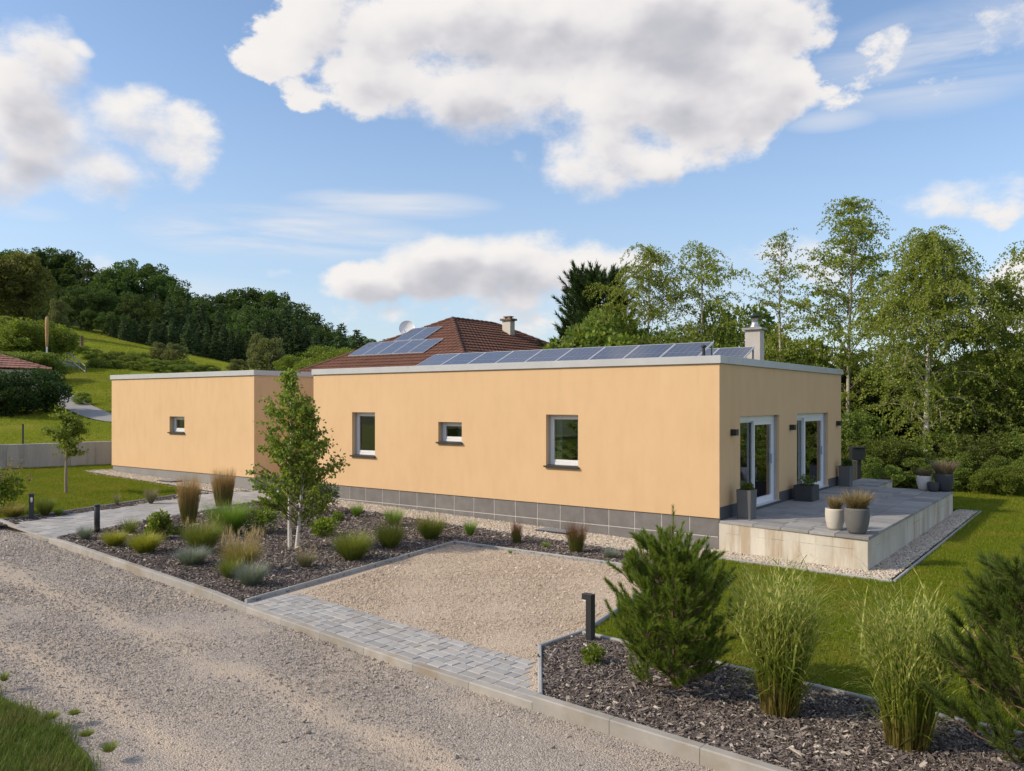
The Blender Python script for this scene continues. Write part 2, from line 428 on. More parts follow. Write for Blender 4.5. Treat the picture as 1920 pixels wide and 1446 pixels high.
def ground_grass_mat(name, cols, scale=1.2, stripes=None):
    m_, N, bs, o = new_mat(name)
    P = N.n('ShaderNodeNewGeometry').outputs['Position']
    f = N.m('ADD', N.m('MULTIPLY', N.noise(P, scale, 6, .65), .6), N.m('MULTIPLY', N.noise(P, scale * 14, 4, .7), .4))
    col = N.ramp(f, [(.34, cols[0]), (.5, cols[1]), (.66, cols[2])])
    if len(cols) > 3: col = N.mix(N.smooth(N.noise(P, scale * .35, 5, .6), .52, .70, 0, .8), col, cols[3])
    N.put(bs.inputs['Base Color'], col); bs.inputs['Roughness'].default_value = .9; bs.inputs['Specular IOR Level'].default_value = .1
    N.put(bs.inputs['Normal'], N.bump(N.noise(P, 26, 5, .75), .8, .06))
    return m_

def rooftile_mat(name, c1, c2):
    return mottled(name, c1, c2, 2.2, .8, .2, 60, .004, randobj=.12, c3=(c1[0] * .45, c1[1] * .5, c1[2] * .6), c3amt=.5, c3scale=1.1)

def solar_mat():
    m_, N, bs, o = new_mat('solar cells')
    P = N.n('ShaderNodeTexCoord').outputs['UV']
    sp = N.n('ShaderNodeSeparateXYZ'); N.put(sp.inputs[0], P)
    def line(c, nn, wd):
        fr = N.m('FRACT', N.m('MULTIPLY', c, nn)); dd = N.m('ABSOLUTE', N.m('SUBTRACT', fr, .5))
        return N.m('GREATER_THAN', dd, .5 - wd)
    g = N.m('MAXIMUM', line(sp.outputs[0], 6.0, .022), line(sp.outputs[1], 10.0, .022))
    mid = N.m('LESS_THAN', N.m('ABSOLUTE', N.m('SUBTRACT', sp.outputs[1], .5)), .006)
    g = N.m('MAXIMUM', g, mid)
    r = N.n('ShaderNodeObjectInfo').outputs['Random']
    base = N.mix(r, (.058, .058, .070), (.090, .085, .095))
    N.put(bs.inputs['Base Color'], N.mix(N.m('MULTIPLY', g, .6), base, (.34, .35, .38)))
    bs.inputs['Roughness'].default_value = .16; bs.inputs['Specular IOR Level'].default_value = .8; bs.inputs['Coat Weight'].default_value = .6; bs.inputs['Coat Roughness'].default_value = .06
    return m_

M = dict(
    stucco=stucco_mat(),
    plinth=mottled('grey plinth tile', (.150, .143, .139), (.205, .196, .188), 4, .7, .1, 90, .002, randobj=.07),
    plinth_back=mottled('plinth grout', (.60, .58, .55), (.66, .64, .61), 5, .9),
    plinth_dark=mottled('dark plinth', (.070, .074, .084), (.090, .095, .106), 4, .7, .1, 90, .002),
    plinth_wing=mottled('annex plinth', (.24, .235, .225), (.30, .29, .28), 1.5, .85, .15, 60, .003, stretch=(1, 1, .4)),
    coping=mottled('pale metal coping', (.47, .475, .485), (.53, .535, .545), 2, .42, .03, 30, .002, metal=.25, spec=.5),
    roof=mottled('roof gravel', (.22, .21, .20), (.34, .33, .31), 20, .95, .5, 60, .02),
    white=mottled('white plastic frame', (.76, .77, .79), (.81, .82, .84), 2, .35, .0, spec=.5),
    frame_grey=mottled('grey guide rail', (.36, .37, .39), (.42, .43, .45), 2, .45, .0),
    sill=mottled('dark metal sill', (.050, .048, .046), (.065, .062, .06), 3, .45, .03, 40, .001, metal=.3),
    black=mottled('black metal', (.020, .021, .023), (.028, .029, .031), 3, .5, .03, 60, .001),
    anthracite=mottled('anthracite metal', (.030, .034, .042), (.042, .047, .057), 3, .45, .03, 60, .001),
    lens=mottled('frosted lens', (.86, .82, .76), (.90, .87, .82), 2, .3, .0),
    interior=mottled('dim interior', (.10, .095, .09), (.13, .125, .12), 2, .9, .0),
    curtain=mottled('grey curtain', (.44, .47, .51), (.56, .59, .62), 3, .9, .1, 40, .003),
    curtain_brown=mottled('taupe curtain', (.20, .155, .125), (.26, .20, .165), 3, .9, .1, 40, .003),
    glass=glass_mat('window glass'),
    concrete=concrete_mat('cast concrete', (.44, .40, .33), (.66, .62, .54)),
    concrete2=concrete_mat('grey concrete wall', (.36, .35, .335), (.48, .465, .445), stain=(.25, .24, .23)),
    kerb=mottled('kerb concrete', (.30, .285, .26), (.39, .37, .34), 3, .88, .25, 140, .003, randobj=.08, c3=(.27, .215, .15), c3amt=.65, c3scale=1.4),
    edging=mottled('edging concrete', (.31, .31, .305), (.41, .405, .395), 4, .88, .2, 140, .003, randobj=.05, c3=(.22, .21, .19), c3amt=.5, c3scale=2),
    paver=mottled('grey concrete paver', (.31, .305, .30), (.385, .38, .37), 8, .85, .25, 160, .002, randobj=.15, c3=(.40, .35, .29), c3amt=.4, c3scale=1.2),
    slab=mottled('terrace slab', (.245, .238, .235), (.30, .293, .288), 6, .7, .12, 120, .002, randobj=.22),
    bed_soil=mottled('bark soil', (.055, .043, .038), (.10, .082, .074), 18, .95, .8, 50, .03),
    soil=mottled('bare soil', (.10, .075, .05), (.16, .12, .085), 8, .95, .6, 60, .02),
    render_warm=mottled('cream render', (.55, .52, .44), (.62, .58, .50), 2, .9, .1, 80, .003),
    chimney=mottled('chimney render', (.44, .41, .38), (.50, .47, .435), 3, .9, .1, 120, .002),
    steel=mottled('galvanised steel', (.50, .51, .52), (.60, .61, .62), 6, .35, .03, 50, .001, metal=.9),
    alu=mottled('aluminium frame', (.62, .63, .65), (.68, .69, .70), 3, .4, .0, metal=.5),
    solar=solar_mat(),
    tile_brown=rooftile_mat('brown red roof tile', (.118, .050, .031), (.168, .074, .045)),
    tile_red=rooftile_mat('faded red roof tile', (.34, .15, .105), (.46, .235, .17)),
    pot_beige=mottled('beige stoneware', (.50, .46, .40), (.56, .52, .455), 5, .8, .25, 200, .002, stretch=(1, 1, 6)),
    pot_white=mottled('off white stoneware', (.56, .55, .52), (.62, .60, .57), 5, .8, .2, 150, .002),
    pot_grey=mottled('grey fibre clay', (.115, .112, .112), (.15, .147, .146), 4, .75, .15, 120, .002),
    pot_dark=mottled('dark grey fibre clay', (.045, .048, .055), (.06, .063, .072), 4, .7, .12, 120, .002),
    planter=mottled('grey planter', (.125, .128, .135), (.155, .158, .165), 2, .42, .06, 80, .001, metal=.25, stretch=(1, 1, .3)),
    planter_dark=mottled('charcoal planter', (.040, .041, .044), (.055, .056, .06), 3, .6, .06, 80, .001),
    banner=mottled('faded orange cloth', (.42, .24, .10), (.50, .31, .15), 3, .9, .0),
    wood_post=mottled('weathered wood', (.22, .18, .13), (.32, .27, .20), 6, .9, .3, 60, .004, stretch=(1, 1, .2)),
    birch_bark=None, bark=mottled('grey brown bark', (.075, .058, .045), (.15, .12, .095), 9, .95, .8, 30, .02, stretch=(1, 1, .3)),
    pine_bark=mottled('pine bark', (.14, .085, .055), (.24, .155, .10), 14, .95, .7, 40, .01, stretch=(1, 1, .4)),
)

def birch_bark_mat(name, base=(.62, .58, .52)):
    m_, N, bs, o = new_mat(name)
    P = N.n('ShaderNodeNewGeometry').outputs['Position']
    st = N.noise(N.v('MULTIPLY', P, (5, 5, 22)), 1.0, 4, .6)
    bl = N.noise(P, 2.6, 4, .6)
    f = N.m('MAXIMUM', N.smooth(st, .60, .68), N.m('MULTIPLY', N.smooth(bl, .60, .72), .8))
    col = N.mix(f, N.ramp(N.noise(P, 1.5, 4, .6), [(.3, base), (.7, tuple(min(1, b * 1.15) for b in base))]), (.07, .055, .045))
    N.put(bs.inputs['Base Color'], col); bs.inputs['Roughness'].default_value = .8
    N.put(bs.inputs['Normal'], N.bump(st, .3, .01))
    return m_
M['birch_bark'] = birch_bark_mat('birch bark')
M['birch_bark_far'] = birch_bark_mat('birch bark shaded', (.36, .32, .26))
M['twig'] = mottled('birch twig bark', (.10, .075, .05), (.17, .13, .095), 8, .9, .2, 40, .004)
M['birch_leaf'] = leaf_mat('birch leaf', [(0.200, 0.259, 0.041), (0.274, 0.333, 0.056), (0.156, 0.208, 0.038), (0.342, 0.385, 0.074)], 0.46, objvar=.05)
M['birch_young'] = leaf_mat('young birch leaf', [(0.161, 0.248, 0.035), (0.224, 0.316, 0.050), (0.124, 0.192, 0.030), (0.286, 0.360, 0.075)], 0.48)
M['oak_leaf'] = leaf_mat('broadleaf crown', [(0.062, 0.118, 0.032), (0.088, 0.152, 0.036), (0.045, 0.088, 0.028), (0.118, 0.178, 0.038)], 0.40, objvar=.25)  # leaf greens leaned bluer, putting distant haze into the colour
M['yellow_leaf'] = leaf_mat('bright shrub leaf', [(0.152, 0.214, 0.032), (0.197, 0.268, 0.043), (0.116, 0.169, 0.029), (0.232, 0.294, 0.054)], 0.45, objvar=.2)
M['olive_leaf'] = leaf_mat('olive brown crown', [(0.151, 0.161, 0.044), (0.184, 0.184, 0.054), (0.118, 0.130, 0.038)], 0.45, objvar=.12)
M['bush_leaf'] = leaf_mat('bush leaf', [(0.114, 0.175, 0.037), (0.175, 0.245, 0.049), (0.087, 0.140, 0.032), (0.262, 0.306, 0.072)], 0.46, objvar=.25)
M['dark_leaf'] = leaf_mat('dark hedge leaf', [(0.040, 0.084, 0.022), (0.064, 0.115, 0.026), (0.033, 0.067, 0.021)], 0.28, objvar=.15)
M['sage_leaf'] = leaf_mat('pale bush leaf', [(0.152, 0.177, 0.070), (0.190, 0.209, 0.089), (0.127, 0.146, 0.057)], 0.45)
M['spruce_leaf'] = leaf_mat('spruce needles', [(0.070, 0.115, 0.045), (0.095, 0.145, 0.052), (0.052, 0.088, 0.038)], 0.22, objvar=.25)
M['far_pine'] = leaf_mat('tall pine needles', [(0.047, 0.087, 0.026), (0.073, 0.120, 0.033), (0.036, 0.065, 0.022)], 0.20)
M['pine_needle'] = leaf_mat('pine needles', [(0.144, 0.222, 0.036), (0.198, 0.282, 0.043), (0.102, 0.162, 0.029), (0.264, 0.336, 0.066)], 0.38, objvar=0)
M['pine_dark'] = leaf_mat('dark pine needles', [(0.100, 0.150, 0.028), (0.135, 0.190, 0.033), (0.075, 0.112, 0.023)], 0.34, objvar=0)
M['lawn_blade'] = leaf_mat('lawn blade', [(0.190, 0.265, 0.010), (0.230, 0.300, 0.014), (0.145, 0.220, 0.009), (0.275, 0.305, 0.024)], 0.45, objvar=.16)
M['verge_blade'] = leaf_mat('verge blade', [(0.111, 0.189, 0.018), (0.156, 0.227, 0.026), (0.078, 0.150, 0.017), (0.208, 0.227, 0.065)], .35, objvar=.15)
def patchy(mname, colr, scale):
    m_ = M[mname]; N = NT(m_.node_tree)
    bs = [n for n in m_.node_tree.nodes if n.type == 'BSDF_PRINCIPLED'][0]; tr = [n for n in m_.node_tree.nodes if n.type == 'BSDF_TRANSLUCENT'][0]
    old = bs.inputs['Base Color'].links[0].from_socket; P = N.n('ShaderNodeNewGeometry').outputs['Position']
    f = N.m('MULTIPLY', N.smooth(N.noise(P, scale, 5, .62), .44, .68), .8)
    col = N.mix(f, old, colr); N.put(bs.inputs['Base Color'], col); N.put(tr.inputs[0], col)
M['hill_blade'] = leaf_mat('hill grass blade', [(.26, .34, .016), (.31, .38, .022), (.20, .28, .013), (.37, .37, .04)], .45, objvar=.2)
patchy('lawn_blade', (.31, .30, .035), .9); patchy('hill_blade', (.42, .40, .07), .25); patchy('verge_blade', (.24, .22, .07), 1.3)
def blade_mat(name, cols, vcol, trans=.3): return leaf_mat(name, cols, trans, .5, .25, 0, vcol)
M['mound_olive'] = blade_mat('olive sedge', [(0.195, 0.244, 0.058), (0.254, 0.293, 0.069), (0.146, 0.195, 0.043)], [(0, (0.195, 0.146, 0.058)), (.25, (0.146, 0.195, 0.035)), (.8, (0.254, 0.302, 0.058)), (1, (0.468, 0.390, 0.176))])
M['mound_yellow'] = blade_mat('yellow green sedge', [(0.293, 0.328, 0.044), (0.380, 0.380, 0.052), (0.207, 0.259, 0.034)], [(0, (0.155, 0.172, 0.034)), (.4, (0.259, 0.301, 0.038)), (1, (0.517, 0.483, 0.086))])
M['mound_tan'] = blade_mat('tan tipped sedge', [(0.235, 0.235, 0.059), (0.336, 0.286, 0.101), (0.168, 0.193, 0.043)], [(0, (0.134, 0.151, 0.034)), (.45, (0.218, 0.235, 0.050)), (1, (0.605, 0.454, 0.218))])
M['fescue'] = blade_mat('blue fescue', [(0.216, 0.270, 0.230), (0.270, 0.311, 0.270), (0.162, 0.216, 0.176)], [(0, (0.135, 0.149, 0.095)), (.4, (0.216, 0.270, 0.223)), (1, (0.351, 0.378, 0.324))], .2)
M['fescue_tan'] = blade_mat('faded fescue', [(0.234, 0.221, 0.143), (0.312, 0.260, 0.156), (0.182, 0.195, 0.130)], [(0, (0.208, 0.156, 0.091)), (.5, (0.234, 0.234, 0.143)), (1, (0.390, 0.325, 0.195))], .2)
M['bright_tuft'] = blade_mat('bright green tuft', [(0.147, 0.276, 0.034), (0.190, 0.328, 0.052), (0.121, 0.224, 0.034)], [(0, (0.138, 0.190, 0.044)), (.5, (0.155, 0.284, 0.038)), (1, (0.293, 0.414, 0.086))])
M['red_tuft'] = blade_mat('blood grass', [(0.140, 0.140, 0.042), (0.196, 0.084, 0.042), (0.112, 0.154, 0.035)], [(0, (0.168, 0.168, 0.042)), (.4, (0.119, 0.154, 0.031)), (.7, (0.168, 0.077, 0.042)), (1, (0.224, 0.063, 0.056))])
M['reed'] = blade_mat('feather reed grass', [(0.270, 0.189, 0.081), (0.351, 0.243, 0.108), (0.176, 0.162, 0.054)], [(0, (0.189, 0.135, 0.047)), (.35, (0.149, 0.162, 0.041)), (.65, (0.338, 0.230, 0.101)), (1, (0.513, 0.338, 0.176))])
M['plume'] = blade_mat('dry plume', [(.42, .33, .19), (.50, .40, .25), (.34, .26, .14)], [(0, (.20, .18, .07)), (.5, (.40, .32, .17)), (1, (.55, .45, .29))])
M['pot_grass'] = blade_mat('tan pot grass', [(.26, .20, .11), (.34, .26, .15), (.20, .16, .07)], [(0, (.13, .12, .04)), (.4, (.24, .18, .085)), (1, (.42, .33, .20))])
M['pot_grass_mauve'] = blade_mat('mauve pot grass', [(.22, .17, .13), (.28, .21, .165), (.17, .13, .10)], [(0, (.14, .12, .06)), (1, (.31, .24, .19))])
def zebra_mat():
    m_ = leaf_mat('zebra grass', [(.235, .31, .035), (.29, .36, .045), (.16, .24, .028)], .48, .5, .25, 0)
    N = NT(m_.node_tree); bs = [n for n in m_.node_tree.nodes if n.type == 'BSDF_PRINCIPLED'][0]
    tr = [n for n in m_.node_tree.nodes if n.type == 'BSDF_TRANSLUCENT'][0]
    old = bs.inputs['Base Color'].links[0].from_socket
    sp = N.n('ShaderNodeSeparateXYZ'); N.put(sp.inputs[0], N.n('ShaderNodeTexCoord').outputs['UV'])
    r = N.n('ShaderNodeNewGeometry').outputs['Random Per Island']
    ph = N.m('ADD', N.m('MULTIPLY', sp.outputs[1], 11.0), N.m('MULTIPLY', r, 7.3))
    band = N.m('MULTIPLY', N.smooth(N.m('ABSOLUTE', N.m('SUBTRACT', N.m('FRACT', ph), .5)), .18, .30), N.smooth(sp.outputs[1], .42, .6))
    col = N.mix(N.m('MULTIPLY', band, .85), old, (.62, .60, .20))
    col = N.mix(N.smooth(sp.outputs[1], .10, .48, .9, 0.0), col, N.ramp(r, [(.0, (.20, .13, .045)), (.5, (.15, .14, .03)), (1., (.32, .23, .09))]))
    N.put(bs.inputs['Base Color'], col); N.put(tr.inputs[0], col)
    return m_
M['zebra'] = zebra_mat()
M['mulch_chip'] = stones_mat('bark chips', [(0.098, 0.078, 0.071), (0.144, 0.115, 0.103), (0.207, 0.175, 0.158), (0.115, 0.092, 0.083), (0.287, 0.244, 0.218), (0.076, 0.061, 0.055), (0.506, 0.443, 0.380)], .9)
M['pebble'] = stones_mat('pale river pebbles', [(.50, .42, .33), (.62, .55, .46), (.42, .36, .29), (.68, .62, .54), (.55, .45, .34), (.36, .32, .28)], .75)
M['road_stone'] = stones_mat('crushed grey stone', [(0.348, 0.307, 0.273), (0.429, 0.383, 0.342), (0.302, 0.267, 0.238), (0.522, 0.476, 0.423), (0.406, 0.354, 0.302), (0.232, 0.206, 0.186), (0.487, 0.423, 0.348)], .9)
M['bay_stone'] = stones_mat('crushed tan stone', [(0.506, 0.402, 0.299), (0.598, 0.494, 0.380), (0.437, 0.345, 0.259), (0.667, 0.575, 0.460), (0.368, 0.299, 0.230)], .9)
M['road'] = gravel_mat('gravel road', [(0.255, 0.220, 0.191), (0.365, 0.319, 0.278), (0.487, 0.435, 0.383)], [(0.487, 0.394, 0.302), (0.557, 0.464, 0.360)], [(1.55, .36, 1.0), (3.05, .36, .95), (.30, .25, .5), (2.3, .8, .2)])
M['bay'] = gravel_mat('tan gravel', [(0.414, 0.328, 0.247), (0.540, 0.443, 0.345), (0.644, 0.546, 0.443)], [(0.460, 0.362, 0.265), (0.575, 0.471, 0.362)], None, 60)
M['lawn'] = ground_grass_mat('lawn', [(.10, .145, .009), (.14, .185, .012), (.175, .215, .018), (.21, .215, .03)], 1.0)
M['meadow'] = ground_grass_mat('hill meadow', [(.12, .165, .012), (.165, .215, .018), (.21, .255, .026), (.26, .265, .04)], .28)
M['forest_floor'] = ground_grass_mat('field', [(.04, .06, .014), (.055, .08, .018), (.07, .10, .022)], .2)
M['asphalt'] = mottled('pale asphalt', (.24, .23, .225), (.31, .30, .29), 3, .9, .3, 90, .004)

# ------------------------------------------------------------------ ground, hill
def sheet(name, poly, off, mat, kind='structure', res=None, bumpy=0.0, seed=0):
    bm = bmesh.new()
    bm.faces.new([bm.verts.new((x, y, 0)) for x, y in poly])
    xs = [p[0] for p in poly]; ys = [p[1] for p in poly]
    cuts = [(0.0, 0)] if min(xs) < 0 < max(xs) else []
    if res:
        cuts += [(c, 0) for c in np.arange(min(xs) + res, max(xs), res)] + [(c, 1) for c in np.arange(min(ys) + res, max(ys), res)]
    for c, ax in cuts:
        bmesh.ops.bisect_plane(bm, geom=bm.verts[:] + bm.edges[:] + bm.faces[:], plane_co=(c, 0, 0) if ax == 0 else (0, c, 0), plane_no=(1, 0, 0) if ax == 0 else (0, 1, 0), dist=1e-5)
    bmesh.ops.triangulate(bm, faces=bm.faces[:])
    rng = np.random.default_rng(seed); ph = rng.uniform(0, 6.28, (6, 2)); fr = rng.uniform(.6, 3.2, (6, 2))
    for v in bm.verts:
        w = sum(math.sin(fr[i, 0] * v.co.x + ph[i, 0]) * math.sin(fr[i, 1] * v.co.y + ph[i, 1]) for i in range(6)) / 6 if bumpy else 0
        v.co.z = gz(v.co.x) + off + bumpy * w
    bmesh.ops.recalc_face_normals(bm, faces=bm.faces[:])
    if sum(f.normal.z for f in bm.faces) < 0: bmesh.ops.reverse_faces(bm, faces=bm.faces[:])
    me = bpy.data.meshes.new(name); bm.to_mesh(me); bm.free(); me.materials.append(mat)
    for p in me.polygons: p.use_smooth = True
    o = link(name, me); tag(o, kind=kind)
    return o

def line_pt(a, b, t): return (a[0] + (b[0] - a[0]) * t, a[1] + (b[1] - a[1]) * t)

# base ground sheet to the horizon
gx = np.concatenate([np.linspace(-900, -40, 30), np.linspace(-38, 0, 20), np.linspace(2, 40, 12), np.linspace(60, 900, 20)])
gy = np.concatenate([np.linspace(-900, -40, 20), np.linspace(-38, 40, 30), np.linspace(60, 900, 20)])
GX, GY = np.meshgrid(gx, gy, indexing='ij')
V = np.stack([GX, GY, np.minimum(gzv(GX), .8) - .16], -1).reshape(-1, 3)
ni, nj = GX.shape; I, J = np.meshgrid(np.arange(ni - 1), np.arange(nj - 1), indexing='ij'); I = I.ravel(); J = J.ravel()
tag(link('ground', raw_mesh('ground', V, [np.stack([I * nj + J, (I + 1) * nj + J, (I + 1) * nj + J + 1, I * nj + J + 1], 1)], M['forest_floor'], True)), kind='structure')

# hillside beyond the retaining wall
WALL_A = np.array([-28.55, -2.83]); WALL_B = np.array([-27.72, 1.23]); WD = (WALL_B - WALL_A) / np.linalg.norm(WALL_B - WALL_A)
ctrl = [(0, 836, 33), (210, 828, 36), (-400, 838, 29), (400, 800, 42), (0, 772, 47), (115, 768, 50), (210, 792, 47), (115, 706, 68), (230, 703, 68), (-300, 720, 60), (150, 652, 85), (300, 675, 85), (440, 695, 85),
        (115, 617, 128), (300, 655, 128), (465, 690, 128), (-200, 590, 128), (620, 722, 128), (100, 560, 200), (300, 600, 200), (550, 680, 200), (-300, 540, 200), (740, 715, 200), (900, 735, 200), (560, 738, 60), (760, 742, 90), (760, 765, 60), (900, 748, 130), (100, 540, 300), (500, 640, 300), (900, 720, 300)]
CP = np.array([far(a, t) + (zat(b, t),) for a, b, t in ctrl])
def tps(D): return np.where(D > 0, D * D * np.log(D + 1e-9), 0)
n_ = len(CP); K = tps(np.linalg.norm(CP[:, None, :2] - CP[None, :, :2], axis=2)) + np.eye(n_) * 60.0
Q = np.c_[np.ones(n_), CP[:, :2]]
sol = np.linalg.solve(np.block([[K, Q], [Q.T, np.zeros((3, 3))]]), np.r_[CP[:, 2], 0, 0, 0])
def hill(X, Y):
    X = np.atleast_1d(np.asarray(X, float)); Y = np.atleast_1d(np.asarray(Y, float))
    D = np.sqrt((X[:, None] - CP[None, :, 0]) ** 2 + (Y[:, None] - CP[None, :, 1]) ** 2)
    return tps(D) @ sol[:n_] + sol[n_] + sol[n_ + 1] * X + sol[n_ + 2] * Y
us = np.linspace(-1.2, .05, 110); rows = []
for u in us:
    dv = FW + RT * u
    A = np.array([[dv[0], -WD[0]], [dv[1], -WD[1]]]); t0 = np.linalg.solve(A, WALL_A - CAM[:2])[0]
    if t0 < 0 or t0 > 80: t0 = 80
    ts = t0 + .12 + (300 - t0) * np.linspace(0, 1, 110) ** 1.7
    ts = np.r_[t0 + .02, ts]; rows.append(CAM[:2] + ts[:, None] * dv)
RW = np.array(rows); hz_ = hill(RW[..., 0].ravel(), RW[..., 1].ravel()).reshape(RW.shape[:2])
rng = np.random.default_rng(3)
hz_[:, 0] = .2
V = np.concatenate([RW, hz_[..., None]], -1).reshape(-1, 3); ni, nj = hz_.shape
I, J = np.meshgrid(np.arange(ni - 1), np.arange(nj - 1), indexing='ij'); I = I.ravel(); J = J.ravel()
tag(link('hillside', raw_mesh('hillside', V, [np.stack([I * nj + J, (I + 1) * nj + J, (I + 1) * nj + J + 1, I * nj + J + 1], 1)], M['meadow'], True)), kind='structure')
def hz(x, y): return float(hill(x, y)[0])

# pale lane climbing the lower slope
ln = [(90, 60.0), (118, 54.0), (150, 50.5), (180, 48.0), (215, 46.0), (260, 44.5), (320, 44.0)]
L = np.array([far(*q) for q in ln]); L = np.stack([np.interp(np.linspace(0, 6, 60), np.arange(7), L[:, c]) for c in (0, 1)], 1); TT = np.gradient(L, axis=0); TT /= np.linalg.norm(TT, axis=1)[:, None]; NN = np.c_[-TT[:, 1], TT[:, 0]]
mb = MB()
for sgn in (-1, 0, 1):
    Pq = L + NN * sgn * .85
    mb.V.append(np.c_[Pq, hill(Pq[:, 0], Pq[:, 1]) + .07])
k = len(L); i = np.arange(k - 1); mb.P = [np.stack([i, i + 1, i + 1 + k, i + k], 1), np.stack([i + k, i + k + 1, i + 1 + 2 * k, i + 2 * k], 1)]
tag(mb.build('lane', M['asphalt'], smooth=True), kind='structure')

# yard sheets
A_ = (-4.88, -3.10); B_ = (.20, -2.72); D_ = (.92, -7.22); E_ = (.82, -8.15); K_ = (1.85, kerb_y(1.85) + .12); L_ = (-4.05, kerb_y(-4.05) + .12)
road_poly = [(-60, kerb_y(-60)), (16, kerb_y(16)), (16, kerb_y(16) - 4.6), (-60, kerb_y(-60) - 4.6)]
sheet('gravel_road', road_poly, -.075, M['road'], res=.6, bumpy=.025, seed=1)
sheet('parking_bay', [L_, K_, E_, D_, B_, A_], .012, M['bay'], res=.5, bumpy=.018, seed=2)
PO = np.array([-13.2, -8.40]); PD = np.array([-.25, .968]); PN = np.array([.968, .25])
def path_pt(s, w): return tuple(PO + PD * s + PN * w)
mulch_left = [path_pt(.5, 1.27), (-11.80, kerb_y(-11.80) + .12), (-4.05, kerb_y(-4.05) + .12), A_, B_, (.12, -1.42), (-13.25, -1.0), path_pt(7.6, 1.27)]
sheet('mulch_bed', mulch_left, .02, M['bed_soil'], res=.5, bumpy=.03, seed=4)
mulch_right = [E_, (1.85, kerb_y(1.85) + .12), (14, kerb_y(14) + .12), (14, -8.45), (5.8, -7.71), (3.1, -7.43), D_]
sheet('mulch_bed', mulch_right, .02, M['bed_soil'], res=.4, bumpy=.03, seed=5)
lawn_right = [B_, D_, (3.1, -7.43), (5.8, -7.71), (14, -8.45), (26, -8.5), (26, 17.5), (-1, 18.5), (-1, 12.6), (3.72, 10.6), (3.72, -1.06), (.15, -.85)]
sheet('lawn', lawn_right, .0, M['lawn'], res=1.0, bumpy=.03, seed=6)
# left lawn and its mulch strip
pl0 = path_pt(0.0, -1.27); pl1 = path_pt(7.6, -1.27)
strip_in = [path_pt(s, -1.9 - .25 * max(0, 1 - s / 2)) for s in (0, 2, 4, 6, 7.2)]
sheet('mulch_bed', [path_pt(-.1, -1.27), path_pt(7.5, -1.27)] + strip_in[::-1] + [path_pt(-.6, -8)] if False else [path_pt(0, -1.27), path_pt(7.5, -1.27)] + strip_in[::-1] + [(-17.6, -7.5), (-24, -6.9), (-24, kerb_y(-24) + .14)], .015, M['bed_soil'], res=.6, bumpy=.02, seed=7)
lawn_left = strip_in[::-1] + [(-17.6, -7.5), (-24, -6.9), (-31, -6.9), (-29.4, -2.8), (-28.0, 3.0), (-25.2, 3.0), (-25.2, -1.2), (-24.6, -1.2), (-17.0, -1.5)]
sheet('lawn', lawn_left, .0, M['lawn'], res=1.0, bumpy=.03, seed=8)
verge = [(-60, kerb_y(-60) - 4.4), (-6, -12.9), (-2.9, -13.08), (-1.7, -13.10), (-.9, -13.2), (-.2, -13.42), (.4, -14.0), (1.4, -14.6), (6, -14.9), (16, -15.2), (16, -40), (-60, -40)]
sheet('verge', verge, -.05, M['lawn'], res=2.0, bumpy=.02, seed=9)
# pebble margins
peb_front = [(-13.25, -.95), (.0, -1.36), (.10, -.78), (3.64, -1.02), (3.64, 10.5), (3.1, 10.5), (3.1, -.3), (0, 0), (-13.25, 0)]
sheet('pebble_margin', peb_front, .014, M['bed_soil'], res=.8)
peb_wing = [(-25.6, -1.0), (-16.2, -1.35), (-16.05, -.3), (-24.9, -.3), (-24.9, .6), (-25.6, .6)]
sheet('pebble_margin', peb_wing, .014, M['bed_soil'], res=.8)
sheet('passage_paving', [(-16.05, -.5), (-13.3, -.5), (-13.3, 7.9), (-16.05, 7.9)], .028, M['paver'])

# kerb stones
def stone_row(name, root, pts, wdt, top, bottom, mat, step=1.0, side=1, gap=.006, tops=None, c=.012):
    """row of stones along a polyline; 'side' = which side of the line the stone lies"""
    for a, b in zip(pts[:-1], pts[1:]):
        a = np.array(a); b = np.array(b); Ln = np.linalg.norm(b - a); k = max(1, round(Ln / step)); dd = (b - a) / Ln; nn = np.array([-dd[1], dd[0]]) * side
        for q in range(k):
            p0 = a + dd * (Ln * q / k + gap / 2); p1 = a + dd * (Ln * (q + 1) / k - gap / 2)
            t0, t1 = (tops(p0[0]), tops(p1[0])) if tops else (top, top)
            z0, z1 = gz(p0[0]), gz(p1[0])
            def P(p, w, z): return (p[0] + nn[0] * w, p[1] + nn[1] * w, z)
            V = [P(p0, 0, z0 - bottom), P(p1, 0, z1 - bottom), P(p1, wdt, z1 - bottom), P(p0, wdt, z0 - bottom),
                 P(p0, 0, z0 + t0 - c), P(p1, 0, z1 + t1 - c), P(p1, wdt, z1 + t1 - c), P(p0, wdt, z0 + t0 - c),
                 P(p0, c, z0 + t0), P(p1, c, z1 + t1), P(p1, wdt - c, z1 + t1), P(p0, wdt - c, z0 + t0)]
            qd = [(8, 9, 10, 11)]
            for m_ in range(4):
                j = (m_ + 1) % 4; qd += [(m_, j, 4 + j, 4 + m_), (4 + m_, 4 + j, 8 + j, 8 + m_)]
            if side < 0: qd = [f[::-1] for f in qd]
            me = raw_mesh(name, V, [qd], mat); link(name, me, root)

